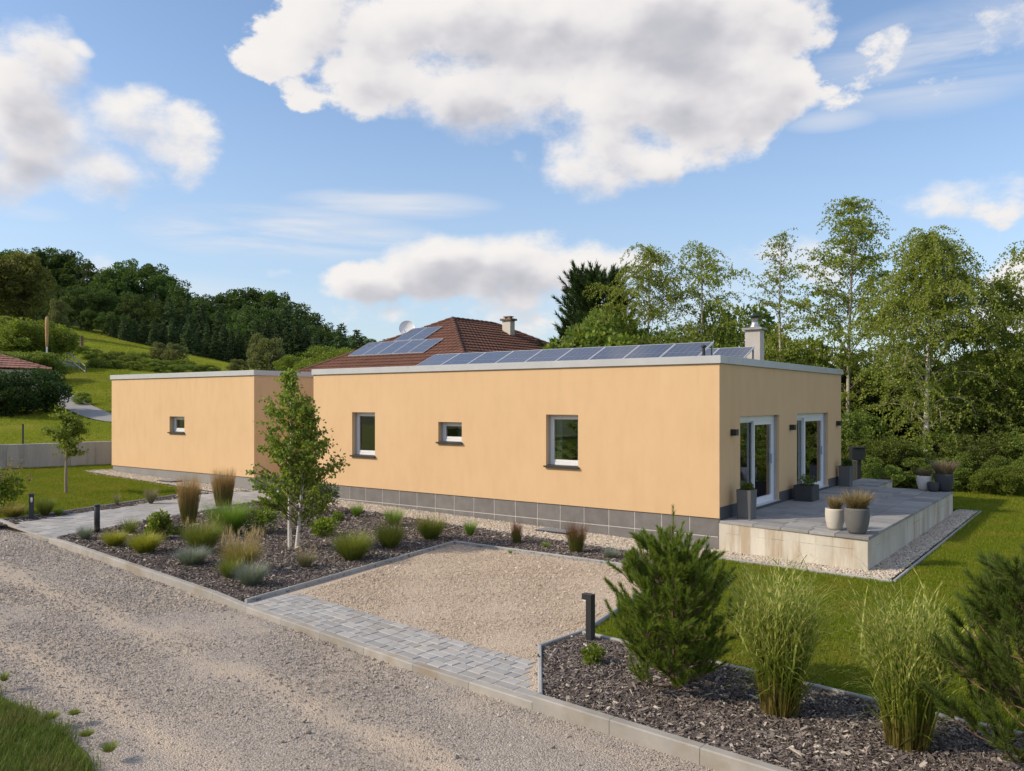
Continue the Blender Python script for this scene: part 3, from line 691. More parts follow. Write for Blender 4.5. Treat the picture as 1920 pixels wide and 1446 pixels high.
kerb = empty('kerb', (0, 0, 0), kind='structure')
def kerb_top(x):
    if x > 1.86: return .085
    if x > -3.9: return .022
    if x > -4.9: return .022 + .04 * (-3.9 - x)
    if x > -11.2: return .062
    if x > -12.2: return .062 + .04 * (x + 11.2)
    if x > -14.8: return .022
    return .06
kx = [-34, -25.0, -14.9, -12.0, -11.2, -4.9, -3.9, 1.86, 13.9]
stone_row('kerb_stone', kerb, [(x, kerb_y(x)) for x in kx], .12, .05, .16, M['kerb'], 1.0, 1, tops=kerb_top)
edge = empty('edging', (0, 0, 0), kind='structure')
ew = .055
stone_row('edging_stone', edge, [(L_[0], L_[1]), A_, B_, D_, E_, K_], ew, .085, .1, M['edging'], 1.0, 1)
stone_row('edging_stone', edge, [(D_[0] + .06, D_[1] - .02), (3.1, -7.43), (5.8, -7.71), (13.9, -8.44)], ew, .085, .1, M['edging'], 1.0, -1)
stone_row('edging_stone', edge, [(-13.25, -1.0), (-.0, -1.42), (.13, -.84), (3.7, -1.08), (3.7, 10.56), (3.15, 10.56)], ew, .065, .1, M['edging'], 1.0, -1)
stone_row('edging_stone', edge, strip_in, .05, .055, .1, M['edging'], 1.0, -1)
stone_row('edging_stone', edge, [(-25.65, .6), (-25.65, -1.05), (-16.3, -1.42)], .05, .02, .1, M['edging'], 1.0, -1)

# pavers
rng = np.random.default_rng(11)
def in_poly(x, y, poly):
    c = False; j = len(poly) - 1
    for i_ in range(len(poly)):
        xi, yi = poly[i_]; xj, yj = poly[j]
        if (yi > y) != (yj > y) and x < (xj - xi) * (y - yi) / (yj - yi) + xi: c = not c
        j = i_
    return c
PAVE = {}
def paver_mesh(w, h):
    k = (round(w, 3), round(h, 3))
    if k not in PAVE: PAVE[k] = MB().slab(-w / 2 + .004, w / 2 - .004, -h / 2 + .004, h / 2 - .004, -.06, 0, .008).mesh('paver', M['paver'])
    return PAVE[k]
def pave(root, origin, du, dv, ulen, vlen, rowh, widths, top, clip=None):
    ang = math.atan2(du[1], du[0]); nrow = int(round(vlen / rowh))
    for r in range(nrow):
        u = -rng.uniform(0, .2); v = (r + .5) * rowh
        while u < ulen:
            w = widths[rng.integers(len(widths))]; c = np.array(origin) + np.array(du) * (u + w / 2) + np.array(dv) * v
            if (clip is None and u >= -.001 and u + w <= ulen + .02) or (clip is not None and in_poly(c[0], c[1], clip)):
                o = link('paver', paver_mesh(w, rowh), root, (c[0], c[1], gz(c[0]) + top + rng.uniform(-.0025, .0025)), ang)
                s_ = gz(c[0] - .5) - gz(c[0] + .5); o.rotation_euler[1] = s_ * math.cos(ang); o.rotation_euler[0] = 0
            elif clip is None and u < 0 and u + w > .04:
                w2 = round((u + w) * 20) / 20
                if w2 >= .05:
                    c = np.array(origin) + np.array(du) * (w2 / 2) + np.array(dv) * v
                    link('paver', paver_mesh(w2, rowh), root, (c[0], c[1], gz(c[0]) + top), ang)
            u += w
apron = empty('apron_paving', (0, 0, 0), kind='structure')
KU = KDIR; KV = -KN
o0 = np.array([-4.0, kerb_y(-4.0)]) + KV * .125
apron_clip = [L_, K_, E_, (-4.15, -8.30)]
pave(apron, o0 - KU * .4, KU, KV, 6.6, 1.45, .16, [.16, .24, .24, .32], .022, [(L_[0] + .06, L_[1] - .1), (K_[0] - .03, K_[1] - .1), (.98, -8.62), (-4.05, -8.12)])
path = empty('footpath', (0, 0, 0), kind='structure')
path_clip = [(-14.62, kerb_y(-14.6) + .13), (-11.85, kerb_y(-11.85) + .13), path_pt(.4, 1.25), path_pt(8.3, 1.25), path_pt(8.3, -1.25), path_pt(.3, -1.25)]
pave(path, PO + PD * -.75 - PN * 1.6, PN, PD, 3.4, 9.0, .30, [.3, .4, .5, .4], .026, path_clip)
sheet('footpath_bed', [(p[0], p[1]) for p in path_clip], -.012, M['soil'])

# ------------------------------------------------------------------ scatter of small loose pieces (stuff)
def scatter(name, P, scl, meshes, seed=0, tilt=.6, mat=None):
    """one object: points carrying instanced small meshes"""
    rng = np.random.default_rng(seed); n = len(P)
    me = bpy.data.meshes.new(name); me.vertices.add(n); me.vertices.foreach_set('co', np.asarray(P, np.float32).ravel())
    rot = np.stack([rng.normal(0, tilt, n), rng.normal(0, tilt, n), rng.uniform(0, 6.283, n)], 1).astype(np.float32)
    a = me.attributes.new('rot', 'FLOAT_VECTOR', 'POINT'); a.data.foreach_set('vector', rot.ravel())
    a = me.attributes.new('scl', 'FLOAT', 'POINT'); a.data.foreach_set('value', np.asarray(scl, np.float32))
    a = me.attributes.new('pick', 'INT', 'POINT'); a.data.foreach_set('value', rng.integers(0, len(meshes), n).astype(np.int32))
    src = bpy.data.collections.new(name + '_pieces')
    for i_, m_ in enumerate(meshes):
        src.objects.link(bpy.data.objects.new('%s_piece_%02d' % (name, i_), m_))
    ng = bpy.data.node_groups.new(name, 'GeometryNodeTree')
    ng.interface.new_socket('Geometry', in_out='INPUT', socket_type='NodeSocketGeometry'); ng.interface.new_socket('Geometry', in_out='OUTPUT', socket_type='NodeSocketGeometry')
    gi = ng.nodes.new('NodeGroupInput'); go = ng.nodes.new('NodeGroupOutput')
    ci = ng.nodes.new('GeometryNodeCollectionInfo'); ci.inputs[0].default_value = src; ci.inputs['Separate Children'].default_value = True; ci.inputs['Reset Children'].default_value = True
    ip = ng.nodes.new('GeometryNodeInstanceOnPoints'); ip.inputs['Pick Instance'].default_value = True
    def attr(nm, ty):
        q = ng.nodes.new('GeometryNodeInputNamedAttribute'); q.data_type = ty; q.inputs[0].default_value = nm; return q.outputs[0]
    L_k = ng.links.new
    L_k(gi.outputs[0], ip.inputs['Points']); L_k(ci.outputs[0], ip.inputs['Instance']); L_k(attr('pick', 'INT'), ip.inputs['Instance Index'])
    er = ng.nodes.new('FunctionNodeEulerToRotation'); L_k(attr('rot', 'FLOAT_VECTOR'), er.inputs[0]); L_k(er.outputs[0], ip.inputs['Rotation'])
    L_k(attr('scl', 'FLOAT'), ip.inputs['Scale']); L_k(ip.outputs[0], go.inputs[0])
    o = link(name, me); md = o.modifiers.new('scatter', 'NODES'); md.node_group = ng
    tag(o, kind='stuff')
    return o

def rock_mesh(seed, mat, flat=.6, sub=1):
    rng = np.random.default_rng(seed); bm = bmesh.new(); bmesh.ops.create_icosphere(bm, subdivisions=sub, radius=.5)
    ax = rng.uniform(.7, 1.2, 3); ax[2] *= flat
    for v in bm.verts:
        f_ = 1 + rng.normal(0, .10); v.co = Vector((v.co.x * ax[0] * f_, v.co.y * ax[1] * f_, v.co.z * ax[2] * f_))
    me = bpy.data.meshes.new('stone'); bm.to_mesh(me); bm.free(); me.materials.append(mat)
    if sub > 1:
        for p in me.polygons: p.use_smooth = True
    return me
def chip_mesh(seed, mat):
    rng = np.random.default_rng(seed); l, w, h = 1.0, rng.uniform(.16, .38), rng.uniform(.06, .15)
    mb = MB().box(-l / 2, l / 2, -w / 2, w / 2, -h / 2, h / 2); V = mb.V[0] * (1 + rng.normal(0, .15, mb.V[0].shape)); V[:, 2] += .12 * rng.normal() * V[:, 0] ** 2
    return raw_mesh('chip', V, mb.P, mat)
def tri_points(poly, dens, seed, off, densfn=None):
    rng = np.random.default_rng(seed); P = np.array(poly); lo = P.min(0); hi = P.max(0)
    n = int((hi - lo).prod() * dens); X = rng.uniform(lo[0], hi[0], n); Y = rng.uniform(lo[1], hi[1], n)
    c = np.zeros(n, bool); j = len(P) - 1
    for i_ in range(len(P)):
        xi, yi = P[i_]; xj, yj = P[j]
        if yi != yj: c ^= ((yi > Y) != (yj > Y)) & (X < (xj - xi) * (Y - yi) / (yj - yi) + xi)
        j = i_
    X = X[c]; Y = Y[c]
    if densfn is not None:
        k = rng.uniform(0, 1, len(X)) < densfn(X, Y); X = X[k]; Y = Y[k]
    return np.stack([X, Y, gzv(X) + off], 1)
def depth(X, Y): return (X - CAM[0]) * FW[0] + (Y - CAM[1]) * FW[1]

chips = [chip_mesh(s, M['mulch_chip']) for s in range(8)]
P = tri_points(mulch_right[:2] + [(9, kerb_y(9) + .12), (9, -8.0)] + mulch_right[4:], 3000, 21, .035); r_ = np.random.default_rng(1)
P[:, 2] += r_.uniform(0, .03, len(P)); scatter('bark_mulch', P, r_.lognormal(math.log(.028), .5, len(P)), chips, 1, .35)
P = tri_points(mulch_left, 1500, 22, .035, lambda X, Y: np.clip((16 / depth(X, Y)) ** 1.5, .35, 1)); P[:, 2] += r_.uniform(0, .03, len(P))
scatter('bark_mulch', P, r_.lognormal(math.log(.036), .4, len(P)) * np.clip(depth(P[:, 0], P[:, 1]) / 15, .9, 1.4), chips, 2, .35)
P = tri_points([path_pt(0, -1.3), path_pt(7.5, -1.3)] + strip_in[::-1] + [(-17.6, -7.5), (-20, -7.2), (-20, kerb_y(-20) + .14)], 350, 23, .03)
scatter('bark_mulch', P, r_.lognormal(math.log(.045), .4, len(P)), chips, 3, .35)
pebs = [rock_mesh(s + 50, M['pebble'], .65, 2) for s in range(5)]
for i_, pl_ in enumerate((peb_front, peb_wing)):
    P = tri_points(pl_, 1500 if i_ == 0 else 900, 31 + i_, .024); P[:, 2] += r_.uniform(0, .025, len(P))
    scatter('pebbles', P, r_.uniform(.026, .052, len(P)) * (1.25 if i_ else 1), pebs, 4 + i_, .4)
rs = [rock_mesh(s + 80, M['road_stone'], .6) for s in range(6)]
def road_d(X, Y):
    dk = (X * KN[0] + Y * KN[1]) - float(np.array([0, -9.60]) @ KN)
    dd = depth(X, Y); f = np.clip((9.5 / np.maximum(dd, 1)) ** 1.3, .16, 1)
    tr = np.exp(-((dk - 1.55) / .32) ** 2) * .75 + np.exp(-((dk - 3.05) / .32) ** 2) * .65
    u = ((X - CAM[0]) * RT[0] + (Y - CAM[1]) * RT[1]) / np.maximum(dd, .1)
    return f * (1 - tr * r_.uniform(.6, 1.1, len(X))) * ((np.abs(u) < .9) & (dd > 3))
P = tri_points([(-16, kerb_y(-16)), (9, kerb_y(9)), (9, kerb_y(9) - 4.6), (-16, kerb_y(-16) - 4.6)], 1500, 41, -.07, road_d)
scatter('road_gravel', P, r_.lognormal(math.log(.013), .42, len(P)) * np.clip(depth(P[:, 0], P[:, 1]) / 9, .9, 1.7), rs, 6, .7)
P = tri_points([(-9, kerb_y(-9) - .05), (8, kerb_y(8) - .05), (8, kerb_y(8) - 4.2), (-9, kerb_y(-9) - 4.2)], 7, 43, -.055)
scatter('road_gravel', P, r_.lognormal(math.log(.030), .3, len(P)), rs, 16, .7)
bsn = [rock_mesh(s + 90, M['bay_stone'], .6) for s in range(6)]
P = tri_points([(L_[0] + .1, -8.2), (1.1, -8.75), E_, (D_[0] - .05, D_[1]), (B_[0] - .05, B_[1]), (A_[0] + .05, A_[1])], 1300, 42, .016)
scatter('bay_gravel', P, r_.lognormal(math.log(.014), .4, len(P)) * np.clip(depth(P[:, 0], P[:, 1]) / 11, .9, 1.4), bsn, 7, .7)

P = tri_points([(-4.0, kerb_y(-4.0) + .14), (1.6, kerb_y(1.6) + .14), (1.2, -8.78), (-4.1, -8.25)], 60, 44, .034, lambda X, Y: np.clip((Y - kerb_y(X) - .25) / 1.2, .03, 1) ** 2)
scatter('spilled_gravel', P, r_.lognormal(math.log(.014), .35, len(P)), bsn, 17, .7)

# ------------------------------------------------------------------ blades, leaves
def blades_geo(base, az, length, width, th0, th1, segs=4, power=1.3, twist=None, droop_noise=None):
    """grass blades that bend from tilt th0 (at the base, from vertical) to th1 (tip)"""
    n = len(base); s = np.linspace(0, 1, segs + 1)
    th = th0[:, None] + (th1 - th0)[:, None] * s[None, :] ** power
    ds = length[:, None] / segs
    hx = np.cumsum(np.sin(th[:, :-1]) * ds, 1); hzv = np.cumsum(np.cos(th[:, :-1]) * ds, 1)
    hx = np.c_[np.zeros(n), hx]; hzv = np.c_[np.zeros(n), hzv]
    C = np.stack([base[:, 0, None] + hx * np.cos(az)[:, None], base[:, 1, None] + hx * np.sin(az)[:, None], base[:, 2, None] + hzv], -1)
    tw = az + math.pi / 2 if twist is None else az + math.pi / 2 + twist
    side = np.stack([np.cos(tw), np.sin(tw), np.zeros(n)], -1)
    w = width[:, None] * np.clip(1.04 - s[None, :] ** 2, .03, 1) * .5
    Lf = C - side[:, None, :] * w[..., None]; Rg = C + side[:, None, :] * w[..., None]
    V = np.stack([Lf, Rg], 2).reshape(-1, 3)
    b = (np.arange(n) * (segs + 1) * 2)[:, None] + (np.arange(segs) * 2)[None, :]
    q = np.stack([b, b + 1, b + 3, b + 2], -1).reshape(-1, 4)
    uv = np.stack([np.tile(np.array([0., 1.]), n * (segs + 1)), np.repeat(np.tile(s, n), 2)], 1)
    return V, q, uv

def leaf_geo(P, A, L, Wd, rng, fold=0.0):
    """diamond leaves: root P, axis A (unit), length L, width Wd"""
    n = len(P); A = A / (np.linalg.norm(A, axis=1)[:, None] + 1e-9)
    R_ = rng.normal(size=(n, 3)); B = np.cross(A, R_); B /= np.linalg.norm(B, axis=1)[:, None] + 1e-9
    L = np.broadcast_to(L, n)[:, None]; Wd = np.broadcast_to(Wd, n)[:, None]
    m_ = P + A * L * .45
    V = np.stack([P, m_ + B * Wd * .5, P + A * L, m_ - B * Wd * .5], 1).reshape(-1, 3)
    q = np.arange(n * 4).reshape(n, 4)
    return V, q

def unit(v): return v / (np.linalg.norm(v, axis=-1, keepdims=True) + 1e-9)

# lawn
def lawn_tuft(seed, mat, n=12, h=(.03, .065), spread=.05, width=.006):
    rng = np.random.default_rng(seed); base = np.c_[rng.normal(0, spread * .6, (n, 2)), np.zeros(n)]
    V, q, uv = blades_geo(base, rng.uniform(0, 6.28, n), rng.uniform(*h, n), np.full(n, width), rng.uniform(0, .5, n), rng.uniform(.5, 1.5, n), 2)
    return raw_mesh('grass_tuft', V, [q], mat, uv=uv)
tufts = [lawn_tuft(s, M['lawn_blade']) for s in range(5)]
def vis(X, Y, lim=.75):
    dd = depth(X, Y); u = ((X - CAM[0]) * RT[0] + (Y - CAM[1]) * RT[1]) / np.maximum(dd, .1)
    return (np.abs(u) < lim) & (dd > 2)
P = tri_points(lawn_right[:5] + [(13, -8.4), (13, 17)] + [(-.9, 18)] + lawn_right[8:], 900, 51, .0, lambda X, Y: np.clip((10.5 / np.maximum(depth(X, Y), 1)) ** 1.1, .2, 1) * vis(X, Y, .72))
sc_ = r_.uniform(.8, 1.35, len(P)) * np.clip(depth(P[:, 0], P[:, 1]) / 16, 1, 1.5)
scatter('lawn_grass', P, sc_, tufts, 8, .12)
P = tri_points(lawn_left, 260, 52, .0, lambda X, Y: vis(X, Y, .72) * 1.0)
scatter('lawn_grass', P, r_.uniform(1.0, 1.8, len(P)), tufts, 9, .12)
vt = [lawn_tuft(s + 20, M['verge_blade'], 14, (.06, .16), .06, .006) for s in range(5)]
VG = np.array([(-9, -12.7), (-6, -12.9), (-2.9, -13.08), (-1.7, -13.10), (-.9, -13.2), (-.2, -13.42), (.4, -14.0), (1.4, -14.6), (4, -16), (-9, -16)])
def verge_d(X, Y):
    n_ = .5 + .5 * np.sin(X * 2.3 + 1.1) * np.sin(Y * 3.1 + X)
    edge_ = np.interp(X, VG[:8, 0], VG[:8, 1] + 0); return np.clip((edge_ + .12 * np.sin(X * 5.1) * np.sin(X * 2.2 + 1) - Y) / .22, 0, 1) ** .6 * (.55 + .45 * n_)
P = tri_points(VG, 1100, 53, -.05, verge_d)
scatter('verge_grass', P, r_.uniform(.6, 1.25, len(P)), vt, 10, .15)

# ------------------------------------------------------------------ house
def wall_panel(mb, p0, du, ulen, z0, z1, nrm, holes, depth_):
    """outer skin with real openings and reveals. p0 (x,y) start, du unit along, nrm outward; holes (u0,u1,z0,z1)"""
    us_ = sorted({0.0, ulen, *[h[0] for h in holes], *[h[1] for h in holes]}); zs = sorted({z0, z1, *[h[2] for h in holes], *[h[3] for h in holes]})
    def P(u, z, d_=0): return (p0[0] + du[0] * u - nrm[0] * d_, p0[1] + du[1] * u - nrm[1] * d_, z)
    for a, b in zip(us_[:-1], us_[1:]):
        for c, d_ in zip(zs[:-1], zs[1:]):
            if any(h[0] - 1e-6 <= a and b <= h[1] + 1e-6 and h[2] - 1e-6 <= c and d_ <= h[3] + 1e-6 for h in holes): continue
            mb.quad(P(a, c), P(b, c), P(b, d_), P(a, d_))
    for (a, b, c, d_) in holes:
        e = depth_
        mb.quad(P(a, c, 0), P(a, d_, 0), P(a, d_, e), P(a, c, e)); mb.quad(P(b, c, e), P(b, d_, e), P(b, d_, 0), P(b, c, 0))
        mb.quad(P(a, d_, 0), P(b, d_, 0), P(b, d_, e), P(a, d_, e)); mb.quad(P(a, c, e), P(b, c, e), P(b, c, 0), P(a, c, 0))

def local_box(mb, p0, du, nrm, u0, u1, z0, z1, d0, d1):
    """box in wall coordinates; d = depth behind the wall face"""
    V = []
    for z in (z0, z1):
        for (u, d_) in ((u0, d0), (u1, d0), (u1, d1), (u0, d1)):
            V.append((p0[0] + du[0] * u - nrm[0] * d_, p0[1] + du[1] * u - nrm[1] * d_, z))
    mb.add(V, [(0, 3, 2, 1), (4, 5, 6, 7), (0, 1, 5, 4), (1, 2, 6, 5), (2, 3, 7, 6), (3, 0, 4, 7)])

HX0, HY1, WT, WB = -13.27, 9.75, 4.10, .73
house = empty('bungalow', (0, 0, 0), label='long flat roofed yellow stucco bungalow with solar panels and raised terrace', cat='house')
front_holes = [(-11.53, -10.56, 1.655, 2.95), (-8.10, -7.26, 2.15, 2.71), (-4.53, -3.59, 1.665, 2.945)]
side_holes = [(1.22, 3.92, .755, 2.93), (5.35, 8.34, .755, 2.94)]
mb = MB()
wall_panel(mb, (HX0, 0), (1, 0), -HX0, WB, WT, (0, -1), [(a - HX0, b - HX0, c, d_) for a, b, c, d_ in front_holes], .30)
wall_panel(mb, (0, 0), (0, 1), HY1, .735, WT, (1, 0), side_holes, .30)
wall_panel(mb, (0, HY1), (-1, 0), -HX0, WB, WT, (0, 1), [], .3)
wall_panel(mb, (HX0, HY1), (0, -1), HY1, WB, WT, (-1, 0), [], .3)
mb.quad((HX0, 0, WB), (HX0, .05, WB), (0, .05, WB), (0, 0, WB))
mb.build('wall', M['stucco'], house)
# dim rooms behind the glass
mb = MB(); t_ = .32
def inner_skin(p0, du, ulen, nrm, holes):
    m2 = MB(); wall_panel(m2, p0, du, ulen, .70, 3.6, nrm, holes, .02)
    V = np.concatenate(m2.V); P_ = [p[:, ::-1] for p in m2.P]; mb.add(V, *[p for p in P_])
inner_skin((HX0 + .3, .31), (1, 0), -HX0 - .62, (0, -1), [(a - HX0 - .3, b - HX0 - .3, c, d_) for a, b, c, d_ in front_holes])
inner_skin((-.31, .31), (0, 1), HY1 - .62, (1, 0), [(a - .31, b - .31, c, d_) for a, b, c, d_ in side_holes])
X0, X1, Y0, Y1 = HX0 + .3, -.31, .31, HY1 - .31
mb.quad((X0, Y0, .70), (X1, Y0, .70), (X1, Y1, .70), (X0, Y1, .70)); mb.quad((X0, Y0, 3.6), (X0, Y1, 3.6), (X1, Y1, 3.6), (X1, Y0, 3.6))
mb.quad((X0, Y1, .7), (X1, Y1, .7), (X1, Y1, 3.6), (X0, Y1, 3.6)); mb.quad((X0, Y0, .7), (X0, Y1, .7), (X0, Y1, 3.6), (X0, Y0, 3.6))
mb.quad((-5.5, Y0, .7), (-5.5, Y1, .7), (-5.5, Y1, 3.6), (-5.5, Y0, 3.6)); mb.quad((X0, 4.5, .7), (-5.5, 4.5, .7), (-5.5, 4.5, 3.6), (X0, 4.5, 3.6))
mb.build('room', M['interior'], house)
# plinth: backing plus single tiles
mb = MB(); mb.box(HX0 + .045, -.046, .031, HY1 - .045, -.3, WB - .003); mb.build('plinth', M['plinth_back'], house)
tw = .685; nt = int(-HX0 / tw) + 1
TILES = {}
for row, (za, zb) in enumerate(((.331, WB - .006), (-.09, .313))):
    x = 0.0 - .02
    while x > HX0 + .06:
        w = min(tw, x - HX0 - .04)
        key = (round(w, 3), row)
        if key not in TILES: TILES[key] = MB().box(-w + .009, -.009, 0, .02, za - (za + zb) / 2, zb - (za + zb) / 2).mesh('plinth_tile', M['plinth'])
        link('plinth_tile', TILES[key], house, (x, .026, (za + zb) / 2))
        x -= w
y = .0
mb = MB(); mb.box(-.044, -.022, .02, 1.20, .60, .975); mb.box(-.044, -.022, 3.94, 5.33, .60, .975); mb.box(-.044, -.022, 8.36, HY1 - .03, .60, .975)
# the dark skirting is proud of the wall
mb = MB()
for a, b, c in ((.003, 1.219, .97), (3.921, 5.349, .965), (8.341, HY1 - .002, .96)): mb.box(-.02, .012, a, b, .55, c)
for a, b in ((1.219, 3.921), (5.349, 8.341)): mb.box(-.02, .010, a, b, .55, .754)
mb.box(-.045, -.001, .0262, HY1 - .05, -.2, .56)
mb.build('skirting', M['plinth_dark'], house)
# roof, coping segments
MB().box(HX0 + .1, -.1, .1, HY1 - .1, 3.7, 4.02).build('roof', M['roof'], house)
ov = .045; ct = 4.272
def coping_seg(parent, x0, x1, y0, y1, zt, zb, inner, axis, mat=M['coping'], nm='coping'):
    mb = MB(); mb.slab(x0, x1, y0, y1, zb, zt, .006); return mb.build(nm, mat, parent)
xs = [HX0 - ov, -9.2, -4.35, 0 + ov]
for a, b in zip(xs[:-1], xs[1:]): coping_seg(house, a + .002, b - .002, -ov, .42, ct, WT + .003, 0, 'x')
coping_seg(house, -.42, ov, .424, 5.2, ct - .001, WT + .003, 0, 'y'); coping_seg(house, -.42, ov, 5.204, HY1 + ov, ct - .001, WT + .003, 0, 'y')
coping_seg(house, HX0 - ov, HX0 + .42, .424, HY1 + ov, ct - .001, WT + .003, 0, 'y'); coping_seg(house, HX0 + .424, -.424, HY1 - .4, HY1 + ov, ct - .001, WT + .003, 0, 'x')

def window(parent, p0, du, nrm, hole, name='window', depth_=.17, sash=True, sillw=.07, guide=True):
    u0, u1, z0, z1 = hole
    fr = MB(); fw = .055
    zb = z0 + .03
    local_box(fr, p0, du, nrm, u0 + .001, u0 + fw, zb, z1 - .001, depth_, depth_ + .08); local_box(fr, p0, du, nrm, u1 - fw, u1 - .001, zb, z1 - .001, depth_, depth_ + .08)
    local_box(fr, p0, du, nrm, u0 + fw, u1 - fw, zb, zb + fw + .01, depth_, depth_ + .08); local_box(fr, p0, du, nrm, u0 + fw, u1 - fw, z1 - fw, z1 - .001, depth_, depth_ + .08)
    w = fr.build(name, M['white'], parent)
    s = MB(); a, b, c, d_ = u0 + fw + .004, u1 - fw - .004, zb + fw + .014, z1 - fw - .004; sw = .058
    local_box(s, p0, du, nrm, a, a + sw, c, d_, depth_ + .012, depth_ + .07); local_box(s, p0, du, nrm, b - sw, b, c, d_, depth_ + .012, depth_ + .07)
    local_box(s, p0, du, nrm, a + sw, b - sw, c, c + sw, depth_ + .012, depth_ + .07); local_box(s, p0, du, nrm, a + sw, b - sw, d_ - sw, d_, depth_ + .012, depth_ + .07)
    s.build('sash', M['white'], w)
    g = MB(); local_box(g, p0, du, nrm, a + sw - .005, b - sw + .005, c + sw - .005, d_ - sw + .005, depth_ + .035, depth_ + .042); g.build('pane', M['glass'], w)
    if guide:
        g = MB(); local_box(g, p0, du, nrm, u0 + .002, u0 + .028, zb, z1 - .002, depth_ - .045, depth_ - .002); g.build('guide_rail', M['frame_grey'], w); g = MB(); local_box(g, p0, du, nrm, u1 - .028, u1 - .002, zb, z1 - .002, depth_ - .045, depth_ - .002); g.build('guide_rail', M['frame_grey'], w)
    if sillw:
        s = MB(); local_box(s, p0, du, nrm, u0 - .035, u1 + .035, z0 - .028, z0 + .012, -sillw, -.002); local_box(s, p0, du, nrm, u0 + .002, u1 - .002, z0 + .002, z0 + .028, -.001, depth_ + .01)
        s.build('sill', M['sill'], w)
    return w
for h in front_holes: window(house, (0, 0), (1, 0), (0, -1), h)

def folds(p0, du, nrm, u0, u1, z0, z1, d0, amp=.04, k=9):
    n = k * 6; us_ = np.linspace(u0, u1, n); dd = d0 + amp * np.sin(np.linspace(0, k * 2 * math.pi, n)) + amp * .4 * np.sin(np.linspace(0, k * 5.1, n))
    V = []
    for z in (z0, z1):
        for u, d_ in zip(us_, dd): V.append((p0[0] + du[0] * u - nrm[0] * d_, p0[1] + du[1] * u - nrm[1] * d_, z))
    i_ = np.arange(n - 1); return MB().add(V, np.stack([i_, i_ + 1, n + i_ + 1, n + i_], 1))

def patio_door(parent, hole, cut, sash_first):
    p0, du, nrm = (0, 0), (0, 1), (1, 0); u0, u1, z0, z1 = hole; dp = .13
    fr = MB(); fw = .07
    local_box(fr, p0, du, nrm, u0 + .001, u0 + fw, z0, z1 - .001, dp, dp + .14); local_box(fr, p0, du, nrm, u1 - fw, u1 - .001, z0, z1 - .001, dp, dp + .14)
    local_box(fr, p0, du, nrm, u0 + fw, u1 - fw, z0, z0 + .055, dp, dp + .14); local_box(fr, p0, du, nrm, u0 + fw, u1 - fw, z1 - .13, z1 - .001, dp, dp + .14)
    w = fr.build('patio_door', M['white'], parent)
    def leaf(a, b, d0, sw, nm, swl=None):
        swl = swl or sw
        s = MB(); c, d_ = z0 + .058, z1 - .133
        local_box(s, p0, du, nrm, a, a + swl, c, d_, d0, d0 + .055); local_box(s, p0, du, nrm, b - sw, b, c, d_, d0, d0 + .055)
        local_box(s, p0, du, nrm, a + swl, b - sw, c, c + sw, d0, d0 + .055); local_box(s, p0, du, nrm, a + swl, b - sw, d_ - sw, d_, d0, d0 + .055)
        s.build(nm, M['white'], w)
        g = MB(); local_box(g, p0, du, nrm, a + swl - .004, b - sw + .004, c + sw - .004, d_ - sw + .004, d0 + .024, d0 + .032); g.build('pane', M['glass'], w)
    s1, s2 = (.035, .10) if not sash_first else (.06, .10)
    leaf(u0 + fw + .003, cut + .05, dp + .075, s1, 'fixed_leaf'); leaf(cut - .03, u1 - fw - .003, dp + .012, s2, 'sliding_leaf', None if sash_first else .06)
    g = MB(); local_box(g, p0, du, nrm, u1 - .03, u1 - .003, z0 + .01, z1 - .003, dp - .06, dp - .003); g.build('guide_rail', M['frame_grey'], w); g = MB(); local_box(g, p0, du, nrm, u0 + .003, u0 + .03, z0 + .01, z1 - .003, dp - .06, dp - .003); g.build('guide_rail', M['frame_grey'], w)
    g = MB(); local_box(g, p0, du, nrm, u1 - fw - .19, u1 - fw - .17, 1.7, 1.95, dp - .025, dp + .01); g.build('handle', M['frame_grey'], w)
    g = MB(); local_box(g, p0, du, nrm, u0 + .002, u1 - .002, z0 + .001, z0 + .014, -.03, dp - .002); g.build('threshold', M['alu'], w)
    return w
d1 = patio_door(house, side_holes[0], 2.52, False); d2 = patio_door(house, side_holes[1], 6.50, True)
for (a, b, m_) in ((3.22, 3.50, 'curtain_brown'), (3.50, 3.90, 'curtain'), (2.05, 2.50, 'curtain'), (5.98, 6.48, 'curtain'), (7.80, 8.06, 'curtain_brown'), (8.06, 8.32, 'curtain')):
    folds((0, 0), (0, 1), (1, 0), a, b, .82, 2.80, .292 if b < 2.6 or 5 < b < 7 else .262, .010, 6).build('curtain', M[m_], house, True)
folds((0, 0), (1, 0), (0, -1), -11.5, -11.22, 1.5, 3.0, .42, .03, 4).build('curtain', M['curtain'], house, True)
folds((0, 0), (1, 0), (0, -1), -4.48, -4.32, 1.5, 3.0, .42, .02, 3).build('curtain', M['curtain'], house, True)
mb = MB(); mb.box(-8.05, -7.3, .40, .405, 2.1, 2.72); mb.build('blind', M['curtain'], house)
# wall lights
for (y, z) in ((.71, 2.58), (4.81, 2.59), (9.27, 2.60)):
    mb = MB(); mb.slab(.001, .13, y - .08, y + .08, z - .07, z + .07, .006); w = mb.build('wall_light', M['black'], house)
    MB().box(.02, .11, y - .06, y + .06, z - .078, z - .071).build('lens', M['lens'], w)
